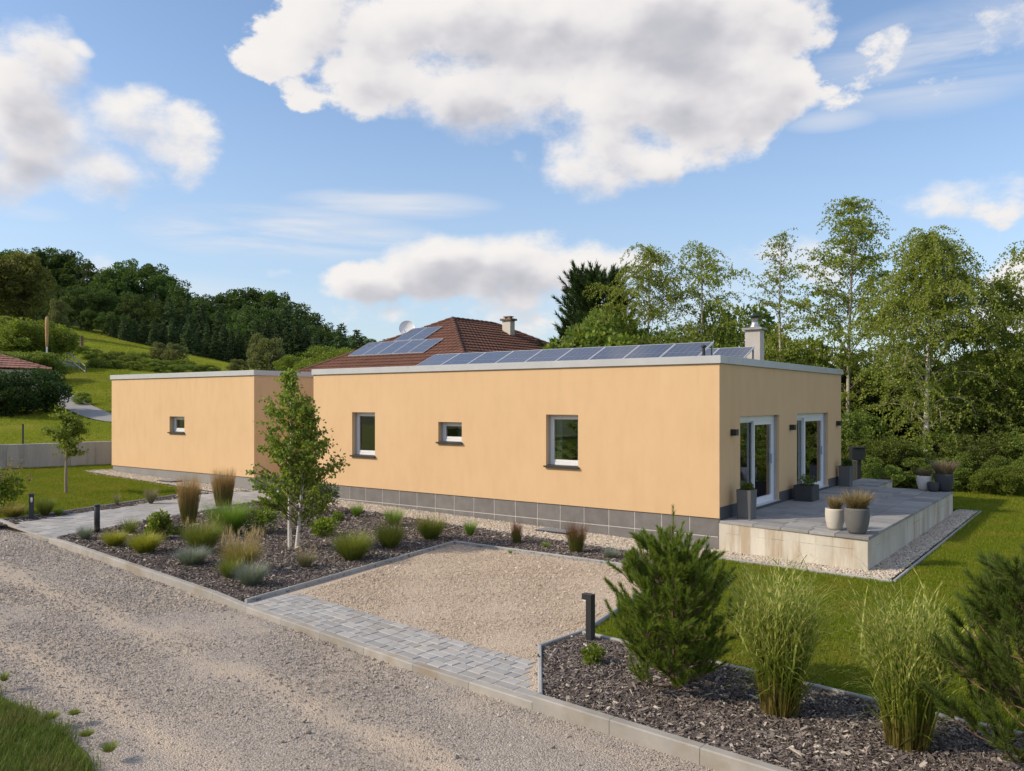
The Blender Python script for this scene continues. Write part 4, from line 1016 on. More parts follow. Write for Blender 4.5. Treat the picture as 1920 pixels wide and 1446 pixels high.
# chimney
chx, chy = -1.46, 6.2
ch = MB(); ch.box(chx - .23, chx + .21, chy - .17, chy + .17, 3.9, 5.32); c_ = ch.build('chimney', M['chimney'], house)
MB().slab(chx - .30, chx + .28, chy - .24, chy + .24, 5.325, 5.385, .008).build('cap', M['kerb'], c_)
MB().lathe([(.001, 5.386), (.17, 5.386), (.13, 5.44), (.10, 5.50), (.095, 5.66), (.10, 5.66), (.001, 5.665)], 20, chx, chy).build('flue', M['steel'], c_, True)
MB().lathe([(.001, 5.70), (.20, 5.70), (.21, 5.715), (.12, 5.76), (.001, 5.79)], 20, chx, chy).build('cowl', M['black'], c_, True)
mb = MB().tube([(-.62, .6, 4.0), (-.62, .6, 4.50)], .035, 10); mb.lathe([(.001, 4.50), (.06, 4.50), (.065, 4.53), (.03, 4.56), (.001, 4.56)], 12, -.62, .6); mb.build('vent_pipe', M['black'], house, True)

# solar arrays on the roof
def panel_mesh(w, l):
    V = [(0, 0, .035), (w, 0, .035), (w, l, .035), (0, l, .035)]
    me = raw_mesh('solar_panel', V, [[(0, 1, 2, 3)]], M['solar'], uv=[(0, 0), (1, 0), (1, 1), (0, 1)]); return me
def frame_mesh(w, l, f=.022):
    mb = MB(); mb.box(0, w, 0, f, 0, .04); mb.box(0, w, l - f, l, 0, .04); mb.box(0, f, f, l - f, 0, .04); mb.box(w - f, w, f, l - f, 0, .04); mb.box(f, w - f, f, l - f, 0, .02)
    return mb.mesh('frame', M['alu'])
def array(label, x_right, n, w, l, y0, z0, tilt):
    root = empty('solar_array', (x_right - n * w, y0, z0), label=label, cat='solar panels', group='solar panel rows on the flat roof')
    pm, fm = panel_mesh(w - .012, l), frame_mesh(w - .012, l)
    for k_ in range(n):
        p = link('solar_panel', pm, root, (k_ * w, 0, 0)); p.rotation_euler[0] = tilt
        f_ = link('frame', fm, p)
    h = l * math.sin(tilt); yy = l * math.cos(tilt)
    for k_ in range(n + 1):
        x = min(max(k_ * w - .006, .03), n * w - .05)
        mb = MB(); mb.box(x - .02, x + .02, yy - .04, yy, -.2, h - .02); mb.box(x - .02, x + .02, 0, yy, -.2, -.16)
        mb.tube([(x, .15, -.05), (x, yy * .6, h * .45)], .012, 4); mb.build('bracket', M['steel'], root)
    return root
tl = math.asin(.52 / 1.32)
array('front row of nine blue solar panels along the parapet', -.93, 9, 1.0, 1.32, .75, 4.165, tl)
array('shorter rear row of solar panels peeking out behind the front row', -.95, 3, 1.0, 1.32, 3.6, 4.20, tl)

# annex
AX0, AX1, AY0, AY1 = -24.85, -15.85, -.30, 7.9
annex = empty('annex', (AX0, AY0, 0), label='lower yellow stucco garage block with one small window, left of the bungalow', cat='outbuilding')
def sub(o): o.parent = annex; o.matrix_parent_inverse = __import__('mathutils').Matrix.Translation((-AX0, -AY0, 0)); return o
wing_hole = (-20.80, -19.85, 2.15, 2.73)
door_hole = (2.05, 3.4, .36, 3.06)
mb = MB(); wall_panel(mb, (AX0, AY0), (1, 0), AX1 - AX0, .775, 4.13, (0, -1), [(wing_hole[0] - AX0, wing_hole[1] - AX0, wing_hole[2], wing_hole[3])], .3)
wall_panel(mb, (AX1, AY0), (0, 1), AY1 - AY0, .775, 4.13, (1, 0), [(door_hole[0] - AY0, door_hole[1] - AY0, .776, door_hole[3])], .42)
wall_panel(mb, (AX1, AY1), (-1, 0), AX1 - AX0, .775, 4.13, (0, 1), [], .3); wall_panel(mb, (AX0, AY1), (0, -1), AY1 - AY0, .775, 4.13, (-1, 0), [], .3)
sub(mb.build('wall', M['stucco']))
mb = MB(); mb.box(AX0 + .03, AX1 - .03, AY0 + .03, AY1 - .03, .1, .774); sub(mb.build('plinth', M['plinth_wing']))
mb = MB(); mb.box(AX0 + .31, AX1 - .43, AY0 + .45, AY1 - .32, .78, 3.9); sub(mb.build('room', M['interior']))
w = window(None, (0, AY0), (1, 0), (0, -1), wing_hole); sub(w)
mb = MB(); mb.box(AX1 - .42, AX1 - .36, door_hole[0], door_hole[1], .7, 2.92); dr = sub(mb.build('door', M['stucco']))
mb = MB(); mb.box(AX1 - .40, AX1 - .004, door_hole[0] + .002, door_hole[1], 2.90, 3.055); sub(mb.build('door_header', M['black']))
for a in ((AX0 - .045, AX1 + .045, AY0 - .045, AY0 + .4), (AX1 - .4, AX1 + .045, AY0 + .404, AY1 + .045), (AX0 - .045, AX0 + .4, AY0 + .404, AY1 + .045), (AX0 + .404, AX1 - .404, AY1 - .4, AY1 + .045)):
    sub(MB().slab(*a, 4.133, 4.30, .006).build('coping', M['coping']))
sub(MB().box(AX0 + .3, AX1 - .3, AY0 + .3, AY1 - .3, 3.95, 4.05).build('roof', M['roof']))
# dark box in the passage, half hidden by the birch
st_ = empty('storage_box', (-15.2, 4.2, .31), label='dark low storage box glimpsed through the birch in the paved passage', cat='storage box')
MB().slab(-.45, .45, -.3, .3, 0, .55, .01).build('body', M['anthracite'], st_); MB().slab(-.48, .48, -.33, .33, .553, .60, .012).build('lid', M['black'], st_)

# gratings in the pebbles
for (px, py, L2, lab) in ((1030, 1004, .95, 'dark grey light shaft cover in the pebbles under the large window'), (322, 905, .9, 'dark grey light shaft cover in the pebbles beside the annex')):
    x, y, z, _ = at(px, py); y = max(y, -.75) if px > 500 else y
    r = empty('shaft_cover', (x, (-.42 if px > 500 else -.75), gz(x) + .085), label=lab, cat='drain cover')
    MB().slab(-L2 / 2, L2 / 2, -.22, .22, -.03, .0, .005).build('rim', M['anthracite'], r)
    mb = MB()
    for k_ in range(12): mb.box(-L2 / 2 + .04 + k_ * (L2 - .08) / 12, -L2 / 2 + .04 + k_ * (L2 - .08) / 12 + .035, -.19, .19, .001, .012)
    mb.build('grate', M['frame_grey'], r)

# ------------------------------------------------------------------ terrace
TX, TY1, TZ = 3.13, 9.62, .69
def hill_points(px0, px1, t0, t1, n, seed):
    rng = np.random.default_rng(seed); px = rng.uniform(px0, px1, n); t = np.sqrt(rng.uniform(t0 * t0, t1 * t1, n))
    X = CAM[0] + t * (FW[0] + RT[0] * (px - CX) / F_PX); Y = CAM[1] + t * (FW[1] + RT[1] * (px - CX) / F_PX)
    k = (X - WALL_A[0]) * -WD[1] + (Y - WALL_A[1]) * WD[0] > .35; X = X[k]; Y = Y[k]
    lv = np.stack([ln_ for ln_ in L]); d2 = np.min((X[:, None] - lv[None, :, 0]) ** 2 + (Y[:, None] - lv[None, :, 1]) ** 2, 1); k = d2 > 1.0; X = X[k]; Y = Y[k]
    pat = .5 + .5 * np.sin(X * .35 + 2 * np.sin(Y * .21)) * np.sin(Y * .47 + X * .13); k = rng.uniform(0, 1, len(X)) < .35 + .65 * pat; X = X[k]; Y = Y[k]
    return np.stack([X, Y, hill(X, Y)], 1)
htufts = [lawn_tuft(s + 40, M['hill_blade']) for s in range(5)]
P = hill_points(-60, 240, 33, 72, 42000, 61); scatter('hillside_grass', P, r_.uniform(1.2, 2.6, len(P)) * depth(P[:, 0], P[:, 1]) / 45, htufts, 18, .15)
P = hill_points(90, 520, 72, 134, 30000, 62); scatter('hillside_grass', P, r_.uniform(2.2, 4.2, len(P)) * depth(P[:, 0], P[:, 1]) / 90, htufts, 19, .15)
def shear(x, y): return y - .14 * x * max(0.0, 1 - y / 9.0) if y < 9 else y
terrace = empty('terrace', (0, 0, 0), label='raised terrace of grey slabs on a cast concrete base beside the patio doors', cat='terrace')
def prism(mb, poly, z0, z1):
    n = len(poly); V = [(x, y, z0) for x, y in poly] + [(x, y, z1) for x, y in poly]
    q = [(i_, (i_ + 1) % n, n + (i_ + 1) % n, n + i_) for i_ in range(n)]
    mb.add(V, np.array(q)); c = len(V); mb.add(V[n:], np.array([list(range(n))])) if n == 4 else None
base_front = [(.0, .03), (.0, -.02), (TX, -.43)]
mb = MB()
pj = [0, .47, TX]
for a, b in zip(pj[:-1], pj[1:]):
    ya, yb = -.02 - .131 * a, -.02 - .131 * b
    prism(mb, [(a + (.002 if a else 0), ya), (b - (.002 if b < TX else 0), yb), (b - (.002 if b < TX else 0), .5), (a + (.002 if a else 0), .5)], -.2, .632)
yj = [.501, 3.3, 6.6, TY1]
for a, b in zip(yj[:-1], yj[1:]): prism(mb, [(0.016, a), (TX - .001, a), (TX - .001, b - .001), (0.016, b - .001)], -.2, .632)
prism(mb, [(0.016, TY1 + .002), (.98, TY1 + .002), (.98, 12.2), (.016, 12.2)], -.2, .632)
mb.build('concrete_base', M['concrete'], terrace)
def slab_piece(x0, x1, y0, y1, front=False):
    c = .005; g = .0065
    pts = [(x0 + g, shear(x0, y0) + g), (x1 - g, shear(x1, y0) + g), (x1 - g, shear(x1, y1) - g), (x0 + g, shear(x0, y1) - g)]
    cx_, cy_ = np.mean(pts, 0); dz = rng.uniform(-.002, .002)
    V = [(x - cx_, y - cy_, -.055) for x, y in pts] + [(x - cx_, y - cy_, -c) for x, y in pts] + [((x - cx_) * (1 - c * 4), (y - cy_) * (1 - c * 4), 0) for x, y in pts]
    q = [(8, 9, 10, 11)]
    for m_ in range(4):
        j = (m_ + 1) % 4; q += [(m_, j, 4 + j, 4 + m_), (4 + m_, 4 + j, 8 + j, 8 + m_)]
    link('paving_slab', raw_mesh('paving_slab', V, [q], M['slab']), terrace, (cx_, cy_, TZ + dz))
y = -.035; row = 0
while y < TY1 - .05:
    h = .40 if row else .42
    y1 = min(y + h, TY1 + .03); x = .014; first = True
    cols = [.52, .78, .6, .6, .66] if row % 2 else [.78, .6, .6, .52, .66]
    for w in cols:
        x1 = min(x + w, TX + .03)
        if x1 > TX - .2: x1 = TX + .03
        if x < TX: slab_piece(x, x1, y, y1)
        x = x1
        if x > TX: break
    y = y1; row += 1
for k_ in range(6):
    slab_piece(.014, .52, TY1 + .034 + k_ * .43, TY1 + .034 + (k_ + 1) * .43); slab_piece(.52, 1.0, TY1 + .034 + k_ * .43, TY1 + .034 + (k_ + 1) * .43)

# ------------------------------------------------------------------ plants: generators
def blade_plant(n, R, h, rng, th0=(0, .5), th1=(1.0, 2.0), width=.006, rbase=.3, segs=4, hvar=.3, power=1.3):
    r = np.sqrt(rng.uniform(0, 1, n)) * R * rbase; a = rng.uniform(0, 6.283, n)
    base = np.c_[r * np.cos(a), r * np.sin(a), np.zeros(n)]
    k = r / (R * rbase + 1e-9)
    t0 = th0[0] + (th0[1] - th0[0]) * np.clip(k * .7 + rng.uniform(0, .5, n), 0, 1.2); t1 = rng.uniform(*th1, n)
    return blades_geo(base, a + rng.normal(0, .5, n), h * rng.uniform(1 - hvar, 1 + hvar * .6, n), np.full(n, width), t0, t1, segs, power, rng.normal(0, .6, n))

def plant_obj(name, parts, loc, label, cat, group=None, rz=0.0):
    """parts: list of (partname, V, q, uv, mat). A single part becomes the thing itself"""
    if len(parts) == 1:
        nm, V, q, uv, mt = parts[0]
        o = link(name, raw_mesh(name, V, [q], mt, uv=uv), None, loc, rz); return tag(o, label, cat, group)
    r = empty(name, loc, rz, label, cat, group)
    for nm, V, q, uv, mt in parts: link(nm, raw_mesh(nm, V, [q], mt, uv=uv), r)
    return r

def mound(name, px, py, wpx, hpx, mat, label, seed, n=900, plume=0, plume_h=1.6, cat='ornamental grass', group=None, th1=(.9, 1.9), th0=(.0, .85), width=None, rbase=.42, loc=None, lenf=1.0):
    rng = np.random.default_rng(seed)
    if loc is None:
        x, y, z, t = at(px, py); loc = (x, y, z + .03)
    else: t = depth(np.array([loc[0]]), np.array([loc[1]]))[0]
    R = wpx * t / F_PX / 2; h = hpx * t / F_PX
    wd = width or max(.005, .55 * t / F_PX); n = int(n * 1.6)
    V, q, uv = blade_plant(n, R, h * 1.35 * lenf, rng, th0, th1, wd, rbase)
    def fit(V_, RR, HH):
        rr = np.percentile(np.hypot(V_[:, 0], V_[:, 1]), 90); zz = np.percentile(V_[:, 2], 98); V_[:, :2] *= RR / rr; V_[:, 2] *= HH / zz
    fit(V, R, h)
    parts = [('blades', V, q, uv, M[mat])]
    if plume:
        V, q, uv = blade_plant(plume, R, h * plume_h, rng, (.02, .45), (.15, .9), wd * .8, .35, 4, .25); fit(V, R * .8, h * plume_h)
        n_ = plume; heads = V.reshape(plume, -1, 3)[:, -4:, :].mean(1)
        hv, hq, huv = blades_geo(np.repeat(heads, 4, 0) - np.array([0, 0, h * .12]), rng.uniform(0, 6.28, n_ * 4), np.full(n_ * 4, h * .28), np.full(n_ * 4, wd * 1.5), rng.uniform(.0, .4, n_ * 4), rng.uniform(.2, .9, n_ * 4), 2)
        parts.append(('plumes', np.concatenate([V, hv]), np.concatenate([q, hq + len(V)]), np.concatenate([uv, huv * [1, .5] + [0, .5]]), M['plume']))
    return plant_obj(name, parts, loc, label, cat, group, rng.uniform(0, 6.28))

def ellip_leaves(rng, n, R, h, L, Wd, lobes=7, z0=.0, updir=.35, lobe_r=.45, shell=.5):
    """leaf cloud of lobes filling a dome of radius R and height h"""
    lb = []
    for k_ in range(lobes):
        a = rng.uniform(0, 6.28); rr = R * (1 - lobe_r) * math.sqrt(rng.uniform(0, 1)); zz = z0 + h * (lobe_r * .6 + (1 - lobe_r * 1.1) * rng.uniform(0, 1)) * math.sqrt(max(.1, 1 - (rr / R) ** 2 * .6))
        lb.append((rr * math.cos(a), rr * math.sin(a), zz, lobe_r * rng.uniform(.7, 1.15)))
    lb = np.array(lb); idx = rng.integers(0, lobes, n); dirs = unit(rng.normal(size=(n, 3)))
    rad_ = (shell + (1 - shell) * rng.uniform(0, 1, n)) ** .6
    P = lb[idx, :3] + dirs * (rad_ * lb[idx, 3])[:, None] * np.array([R, R, h * .55])
    P[:, 2] = np.maximum(P[:, 2], z0 + .02)
    A = unit(dirs + rng.normal(0, .7, (n, 3)) + np.array([0, 0, updir]))
    return leaf_geo(P, A, L * rng.uniform(.7, 1.3, n), Wd * rng.uniform(.7, 1.3, n), rng)

def stems_geo(rng, k, R, h, r0=.012, n=4):
    mb = MB()
    for i_ in range(k):
        a = rng.uniform(0, 6.28); e = rng.uniform(.2, .8) * R
        mb.tube([(0.02 * math.cos(a), .02 * math.sin(a), -.03), (e * .4 * math.cos(a), e * .4 * math.sin(a), h * .45), (e * math.cos(a), e * math.sin(a), h * .85)], [r0, r0 * .7, r0 * .3], n)
    return np.concatenate(mb.V), np.concatenate(mb.P)

def shrub(name, loc, R, h, mat, label, seed, n=900, L=.06, Wd=.035, lobes=7, cat='shrub', group=None, z0=.0, updir=.35):
    rng = np.random.default_rng(seed)
    V, q = ellip_leaves(rng, n, R, h, L, Wd, lobes, z0, updir); SV, Sq = stems_geo(rng, 6, R, h, max(.006, .014 * h))
    r = empty(name, loc, 0, label, cat, group)
    link('foliage', raw_mesh('foliage', V, [q], M[mat]), r); link('stems', raw_mesh('stems', SV, [Sq], M['bark']), r)
    return r

def shrub_px(name, px, py, wpx, hpx, mat, label, seed, **kw):
    x, y, z, t = at(px, py); return shrub(name, (x, y, z + .02), wpx * t / F_PX / 2, hpx * t / F_PX, mat, label, seed, **kw)

def birch_geo(seed, H, R, nb=34, start=.18, weep=.6, dens=1.0, leaf=.07, trunk_r=.1, lean=0.0, twig_len=1.1, upcurve=.9, top_narrow=.8, leaf_step=.07, twigs=9, belly=.35, open_=1.0):
    """airy tree: trunk, rising branches that arch over, hanging twigs with leaves"""
    rng = np.random.default_rng(seed); wood = MB(); trunk = MB(); LP = []; LA = []
    zt = np.linspace(0, H, 14); ph = rng.uniform(0, 6.28, 2)
    tx = lean * zt + .012 * H * np.sin(zt / H * 5 + ph[0]) * (zt / H); ty = .012 * H * np.sin(zt / H * 4.3 + ph[1]) * (zt / H)
    trunk.tube(np.c_[tx, ty, zt], trunk_r * np.clip(1 - zt / H, .04, 1) ** .8 + .004, 8)
    for k in range(nb):
        f = start + (1 - start) * ((k + rng.uniform(0, 1)) / nb) ** .9
        f = min(f, .985); z = H * f; a = k * 2.4 + rng.normal(0, .5)
        prof = (1 - ((f - belly) / (1.02 - belly)) ** 1.6) if f > belly else (.55 + .45 * (f - start) / max(.01, belly - start))
        Ln = R * max(.10, prof) * rng.uniform(.65, 1.12) * (1 if f < .8 else top_narrow)
        bx = np.interp(z, zt, tx); by = np.interp(z, zt, ty)
        m_ = 9; th0 = rng.uniform(.5, .95); th1 = th0 + weep * rng.uniform(.8, 1.9) + (.35 if f < .35 else 0)
        th = th0 + (th1 - th0) * np.linspace(0, 1, m_) ** 1.4
        azs = a + np.cumsum(rng.normal(0, .13, m_)); ds = Ln * 1.25 / m_
        pts = np.zeros((m_ + 1, 3)); pts[0] = (bx, by, z)
        for i_ in range(m_): pts[i_ + 1] = pts[i_] + ds * np.array([math.sin(th[i_]) * math.cos(azs[i_]), math.sin(th[i_]) * math.sin(azs[i_]), math.cos(th[i_])])
        r0 = trunk_r * .36 * max(.25, 1 - f) ** .7
        wood.tube(pts, np.linspace(r0, .006, m_ + 1), 4)
        nt = int(twigs * (.5 + Ln / R) * dens * (open_ if f < .5 else 1))
        for q in range(nt):
            s = .22 + .78 * rng.uniform(0, 1) ** .8; p = np.array([np.interp(s * m_, np.arange(m_ + 1), pts[:, c]) for c in range(3)])
            tl = twig_len * rng.uniform(.35, 1.15); ta = rng.uniform(0, 6.28); sg = 6; t0 = rng.uniform(.5, 1.4); t1 = 1.9 + weep * rng.uniform(.5, 1.6)
            t1 = min(t1, 3.05)
            tp = [p]
            for i_ in range(sg):
                tt = t0 + (t1 - t0) * (i_ / sg) ** .7; tp.append(tp[-1] + tl / sg * np.array([math.sin(tt) * math.cos(ta), math.sin(tt) * math.sin(ta), math.cos(tt)]))
            tp = np.array(tp)
            if q % 2 == 0: wood.tube(tp[::2], [.006, .004, .003, .002][:len(tp[::2])], 3)
            nl = int(tl / leaf_step); ss = rng.uniform(.08, 1, nl) * sg
            L_ = np.stack([np.interp(ss, np.arange(sg + 1), tp[:, c]) for c in range(3)], 1) + rng.normal(0, .035, (nl, 3))
            LP.append(L_); LA.append(rng.normal(0, .7, (nl, 3)) + np.array([0, 0, -.75]))
    LP = np.concatenate(LP); LA = np.concatenate(LA); n = len(LP)
    V, q = leaf_geo(LP, LA, leaf * rng.uniform(.7, 1.3, n), leaf * .72 * rng.uniform(.7, 1.3, n), rng)
    return trunk, wood, (V, q)

def broadleaf_meshes(seed, mat, n=5200, clumps=46, L=.075, lobe=.17, shape=(1, 1, 1), z_lo=.22, trunk=True, name='crown'):
    """unit-height crown (height 1, crown radius about .38) to be scaled"""
    rng = np.random.default_rng(seed); cl = []
    while len(cl) < clumps:
        p = rng.uniform(-1, 1, 3)
        rr = np.linalg.norm(p)
        if rr > 1 or rr < .35: continue
        cl.append((p[0] * .32 * shape[0], p[1] * .32 * shape[1], z_lo + .05 + (1 - z_lo - .14) * (p[2] * .5 + .5)))
    cl = np.array(cl); f = (cl[:, 2] - z_lo) / (1 - z_lo); k = np.clip(1.35 - 1.0 * np.abs(f - .42) ** 1.3 * 1.4, .35, 1.15); cl[:, 0] *= k; cl[:, 1] *= k
    size = lobe * rng.uniform(.55, 1.15, clumps)
    idx = rng.integers(0, clumps, n); dr = unit(rng.normal(size=(n, 3))); P = cl[idx] + dr * (size[idx] * rng.uniform(.45, 1, n) ** .5)[:, None] * np.array([1, 1, .75])
    A = unit(dr + rng.normal(0, .8, (n, 3)))
    V, q = leaf_geo(P, A, L * rng.uniform(.5, 1.2, n), L * .75 * rng.uniform(.5, 1.2, n), rng)
    crown = raw_mesh(name, V, [q], mat)
    mb = MB(); mb.tube([(0, 0, -.06), (.005, .003, .2), (-.004, .006, .45), (0, 0, .75)], [.028, .022, .014, .005], 7)
    for c in cl[::3]: mb.tube([(0, 0, max(.15, c[2] - .3)), tuple(c * [.5, .5, 1] - [0, 0, .08]), tuple(c)], [.010, .006, .002], 4)
    return crown, mb.mesh('trunk', M['bark'], True)

def spruce_meshes(seed, mat, layers=26, R=.20, per=15, nl=9):
    """unit-height conifer"""
    rng = np.random.default_rng(seed); P = []; A = []; Ls = []
    for k in range(layers):
        f = k / layers; z = .06 + .93 * f; r = R * (1 - f) ** .85 + .008
        for b in range(max(5, int(per * (1 - f * .6)))):
            a = rng.uniform(0, 6.28); rr = r * rng.uniform(.65, 1.1)
            s = rng.uniform(.15, 1, nl)
            d0 = np.array([math.cos(a), math.sin(a), 0.])
            pts = d0[None, :] * (s * rr)[:, None]; pts[:, 2] = z - s ** 1.5 * rr * .35 + rng.normal(0, .004, nl)
            pts[:, :2] += rng.normal(0, .012, (nl, 2)); P.append(pts)
            A.append(d0[None, :] * .8 + np.array([0, 0, -.35]) + rng.normal(0, .55, (nl, 3))); Ls.append(np.full(nl, .034 + .03 * (1 - f)))
    P = np.concatenate(P); A = np.concatenate(A); Ls = np.concatenate(Ls)
    V, q = leaf_geo(P, A, Ls * rng.uniform(.7, 1.2, len(P)), Ls * .42, rng)
    return raw_mesh('crown', V, [q], mat), MB().tube([(0, 0, -.03), (0, 0, .5), (0, 0, .98)], [.013, .008, .002], 6).mesh('trunk', M['bark'], True)

def needle_geo(rng, tips, dirs, length, per, nl, width, spread=.85, hug=None):
    """shoots: axis from tip-length*dir to tip, needles all round"""
    k = len(tips); idx = np.repeat(np.arange(k), per); n = len(idx); s = rng.uniform(0, 1, n)
    T = tips[idx]; Dv = dirs[idx]; Lg = np.broadcast_to(length, k)[idx]
    base = T - Dv * (Lg * (1 - s))[:, None]
    rd = unit(np.cross(Dv, rng.normal(size=(n, 3))))
    A = unit(Dv * (spread + .5 * s[:, None]) + rd * (1.0 - .45 * s[:, None]))
    L = nl * rng.uniform(.75, 1.15, n); W_ = np.cross(A, rng.normal(size=(n, 3))); W_ = unit(W_) * width
    V = np.stack([base - W_ * .5, base + W_ * .5, base + A * L[:, None]], 1).reshape(-1, 3)
    return V, np.arange(n * 3).reshape(n, 3)

def pine_geo(seed, H, R, whorls=11, per_wh=6, shoots=5, needles=110, nl=.06, wd=.0045, shoot=.17, start=.10, trunk_r=.035, rise=.75, leader=.30, prof_pow=.8, belly=.25):
    rng = np.random.default_rng(seed); wood = MB(); tips = []; dirs = []; lens = []
    zt = np.linspace(0, H - leader * .4, 8); wood.tube(np.c_[.012 * np.sin(zt * 3) * 1, .012 * np.cos(zt * 2.4) - .012, zt], np.linspace(trunk_r, trunk_r * .25, 8), 7)
    for k in range(whorls):
        f = start + (1 - start - 1.15 * leader / H) * (k + .5) / whorls
        prof = (1 - ((f - belly) / (1 - belly)) ** 1.25) ** prof_pow if f > belly else .62 + .38 * f / belly
        for b in range(per_wh):
            a = b * 6.283 / per_wh + k * 1.1 + rng.normal(0, .25); Ln = R * prof * rng.uniform(.72, 1.12) + .02 * H
            z = f * H + rng.normal(0, .02 * H); m_ = 6; p = np.array([0, 0, z]); pts = [p]; e0 = rng.uniform(.05, .35) * (1 if f > .3 else .3)
            for i_ in range(m_):
                e = e0 + rise * (i_ / m_) ** 1.5; p = p + Ln / m_ * np.array([math.cos(a) * math.cos(e), math.sin(a) * math.cos(e), math.sin(e)]); pts.append(p)
            pts = np.array(pts); wood.tube(pts, np.linspace(trunk_r * .30, .005, m_ + 1), 4)
            ns = max(3, int(round(shoots * (.6 + Ln / R * .6))))
            for s_ in range(ns):
                u = 1.0 if s_ == 0 else rng.uniform(.25, .98); q = np.array([np.interp(u * m_, np.arange(m_ + 1), pts[:, c]) for c in range(3)])
                e = rng.uniform(.6, 1.3); a2 = a + (0 if s_ == 0 else rng.choice([-1, 1]) * rng.uniform(.4, 1.2))
                dv = np.array([math.cos(a2) * math.cos(e), math.sin(a2) * math.cos(e), math.sin(e)]); L_ = shoot * rng.uniform(.7, 1.35)
                ext = L_ * (1 if s_ == 0 else rng.uniform(.8, 1.6)); wood.tube([q, q + dv * ext], [.004 + trunk_r * .06, .003], 3)
                tips.append(q + dv * ext); dirs.append(dv); lens.append(L_)
    top = np.array([0, 0, H]); tips.append(top); dirs.append(np.array([0, 0, 1.])); lens.append(leader)
    wood.tube([(0, 0, H - leader * 1.3), top], [trunk_r * .3, .004], 5)
    for b in range(6):
        a = b * 1.05 + .3; e = rng.uniform(.95, 1.3); dv = np.array([math.cos(a) * math.cos(e), math.sin(a) * math.cos(e), math.sin(e)]); L_ = leader * rng.uniform(.5, .8)
        tips.append(np.array([0, 0, H - leader * 1.05]) + dv * L_); dirs.append(dv); lens.append(L_ * .9)
    V, t = needle_geo(rng, np.array(tips), np.array(dirs), np.array(lens), needles, nl, wd)
    return (np.concatenate(wood.V), np.concatenate(wood.P)), (V, t)

# ------------------------------------------------------------------ garden furniture: lamps, pots
x, y, z, t = at(59, 975)
b = empty('bollard_light', (x, y, gz(x)), rad(66), 'dark bollard lamp with bright window, left of the paved path', 'bollard lamp', 'bollard lamps')
mb = MB(); mb.slab(-.055, .055, -.055, .055, -.05, .44, .003); mb.box(-.055, .055, .035, .055, .44, .58); mb.box(-.055, -.040, -.055, .035, .44, .58); mb.box(.040, .055, -.055, .035, .44, .58); mb.build('post', M['anthracite'], b)
MB().slab(-.06, .06, -.06, .06, .581, .66, .004).build('cap', M['anthracite'], b); MB().lathe([(.001, .445), (.036, .445), (.036, .578), (.001, .578)], 12, 0, -.01).build('lens', M['lens'], b, True)  # pale frosted lens, emits nothing
x, y, z, t = at(182, 1003)
b = empty('bollard_light', (x, y, gz(x)), 0, 'plain dark round bollard between the paved path and the bark bed', 'bollard lamp', 'bollard lamps')
MB().lathe([(.001, -.05), (.062, -.05), (.062, .645), (.058, .65), (.001, .65)], 20).build('post', M['anthracite'], b, True); MB().lathe([(.001, .652), (.066, .652), (.066, .685), (.060, .69), (.001, .69)], 20).build('cap', M['anthracite'], b, True)
x, y, z, t = at(1107, 1207)
b = empty('bollard_light', (x, y, gz(x)), rad(-8), 'slim black angular bollard lamp at the corner of the parking bay', 'bollard lamp', 'bollard lamps')
MB().slab(-.045, .045, -.045, .045, -.05, .67, .003).build('post', M['black'], b); MB().slab(-.115, -.046, -.045, .045, .59, .668, .003).build('head', M['black'], b); MB().box(-.108, -.05, -.038, .038, .575, .589).build('lens', M['lens'], b)

pot_rng = np.random.default_rng(77)
def round_pot(loc, r, h, mat, label, grass, gh, n, seed, gw=None, lean=1.0, name='plant_pot'):
    o = empty(name, loc, 0, label, 'plant pot', 'round pots on the terrace')
    k = r; prof = [(.001, .0), (k * .62, .0), (k * .78, h * .12), (k * .94, h * .42), (k, h * .70), (k * .98, h * .93), (k * .96, h), (k * .86, h), (k * .86, h * .90), (.001, h * .90)]
    MB().lathe(prof, 28).build('pot', M[mat], o, True)
    MB().lathe([(.001, h * .905), (k * .85, h * .905)], 14).build('soil', M['bed_soil'], o)
    rng = np.random.default_rng(seed)
    V, q, uv = blade_plant(n, (gw or r) * 1.0, gh * 1.2, rng, (.0, .5 * lean), (.5 * lean, 2.0 * lean), .009, .55); V[:, 2] += h * .9
    return o, V, q, uv
def add_grass(res, mat):
    o, V, q, uv = res; link('grass', raw_mesh('grass', V, [q], M[mat], uv=uv), o)
add_grass(round_pot((2.37, .17, TZ), .19, .43, 'pot_beige', 'beige round pot with short tan grass on the terrace front edge', None, .26, 420, 1, .17, .8), 'pot_grass')
add_grass(round_pot((2.85, -.07, TZ), .235, .50, 'pot_grey', 'large dark grey round pot with feathery grass at the terrace corner', None, .36, 800, 2, .24, 1.1), 'pot_grass')
add_grass(round_pot((2.42, 9.40, TZ), .21, .42, 'pot_white', 'off white round pot with low grass at the far end of the terrace', None, .24, 420, 3, .24), 'pot_grass_mauve')
add_grass(round_pot((2.93, 9.42, TZ), .25, .50, 'pot_dark', 'tall dark pot with a big mauve grass head at the far terrace corner', None, .42, 800, 4, .34), 'pot_grass_mauve')
add_grass(round_pot((2.70, 9.12, TZ), .16, .27, 'pot_dark', 'small empty looking dark bowl in front of the far pots', None, .06, 60, 5, .1), 'mound_olive')
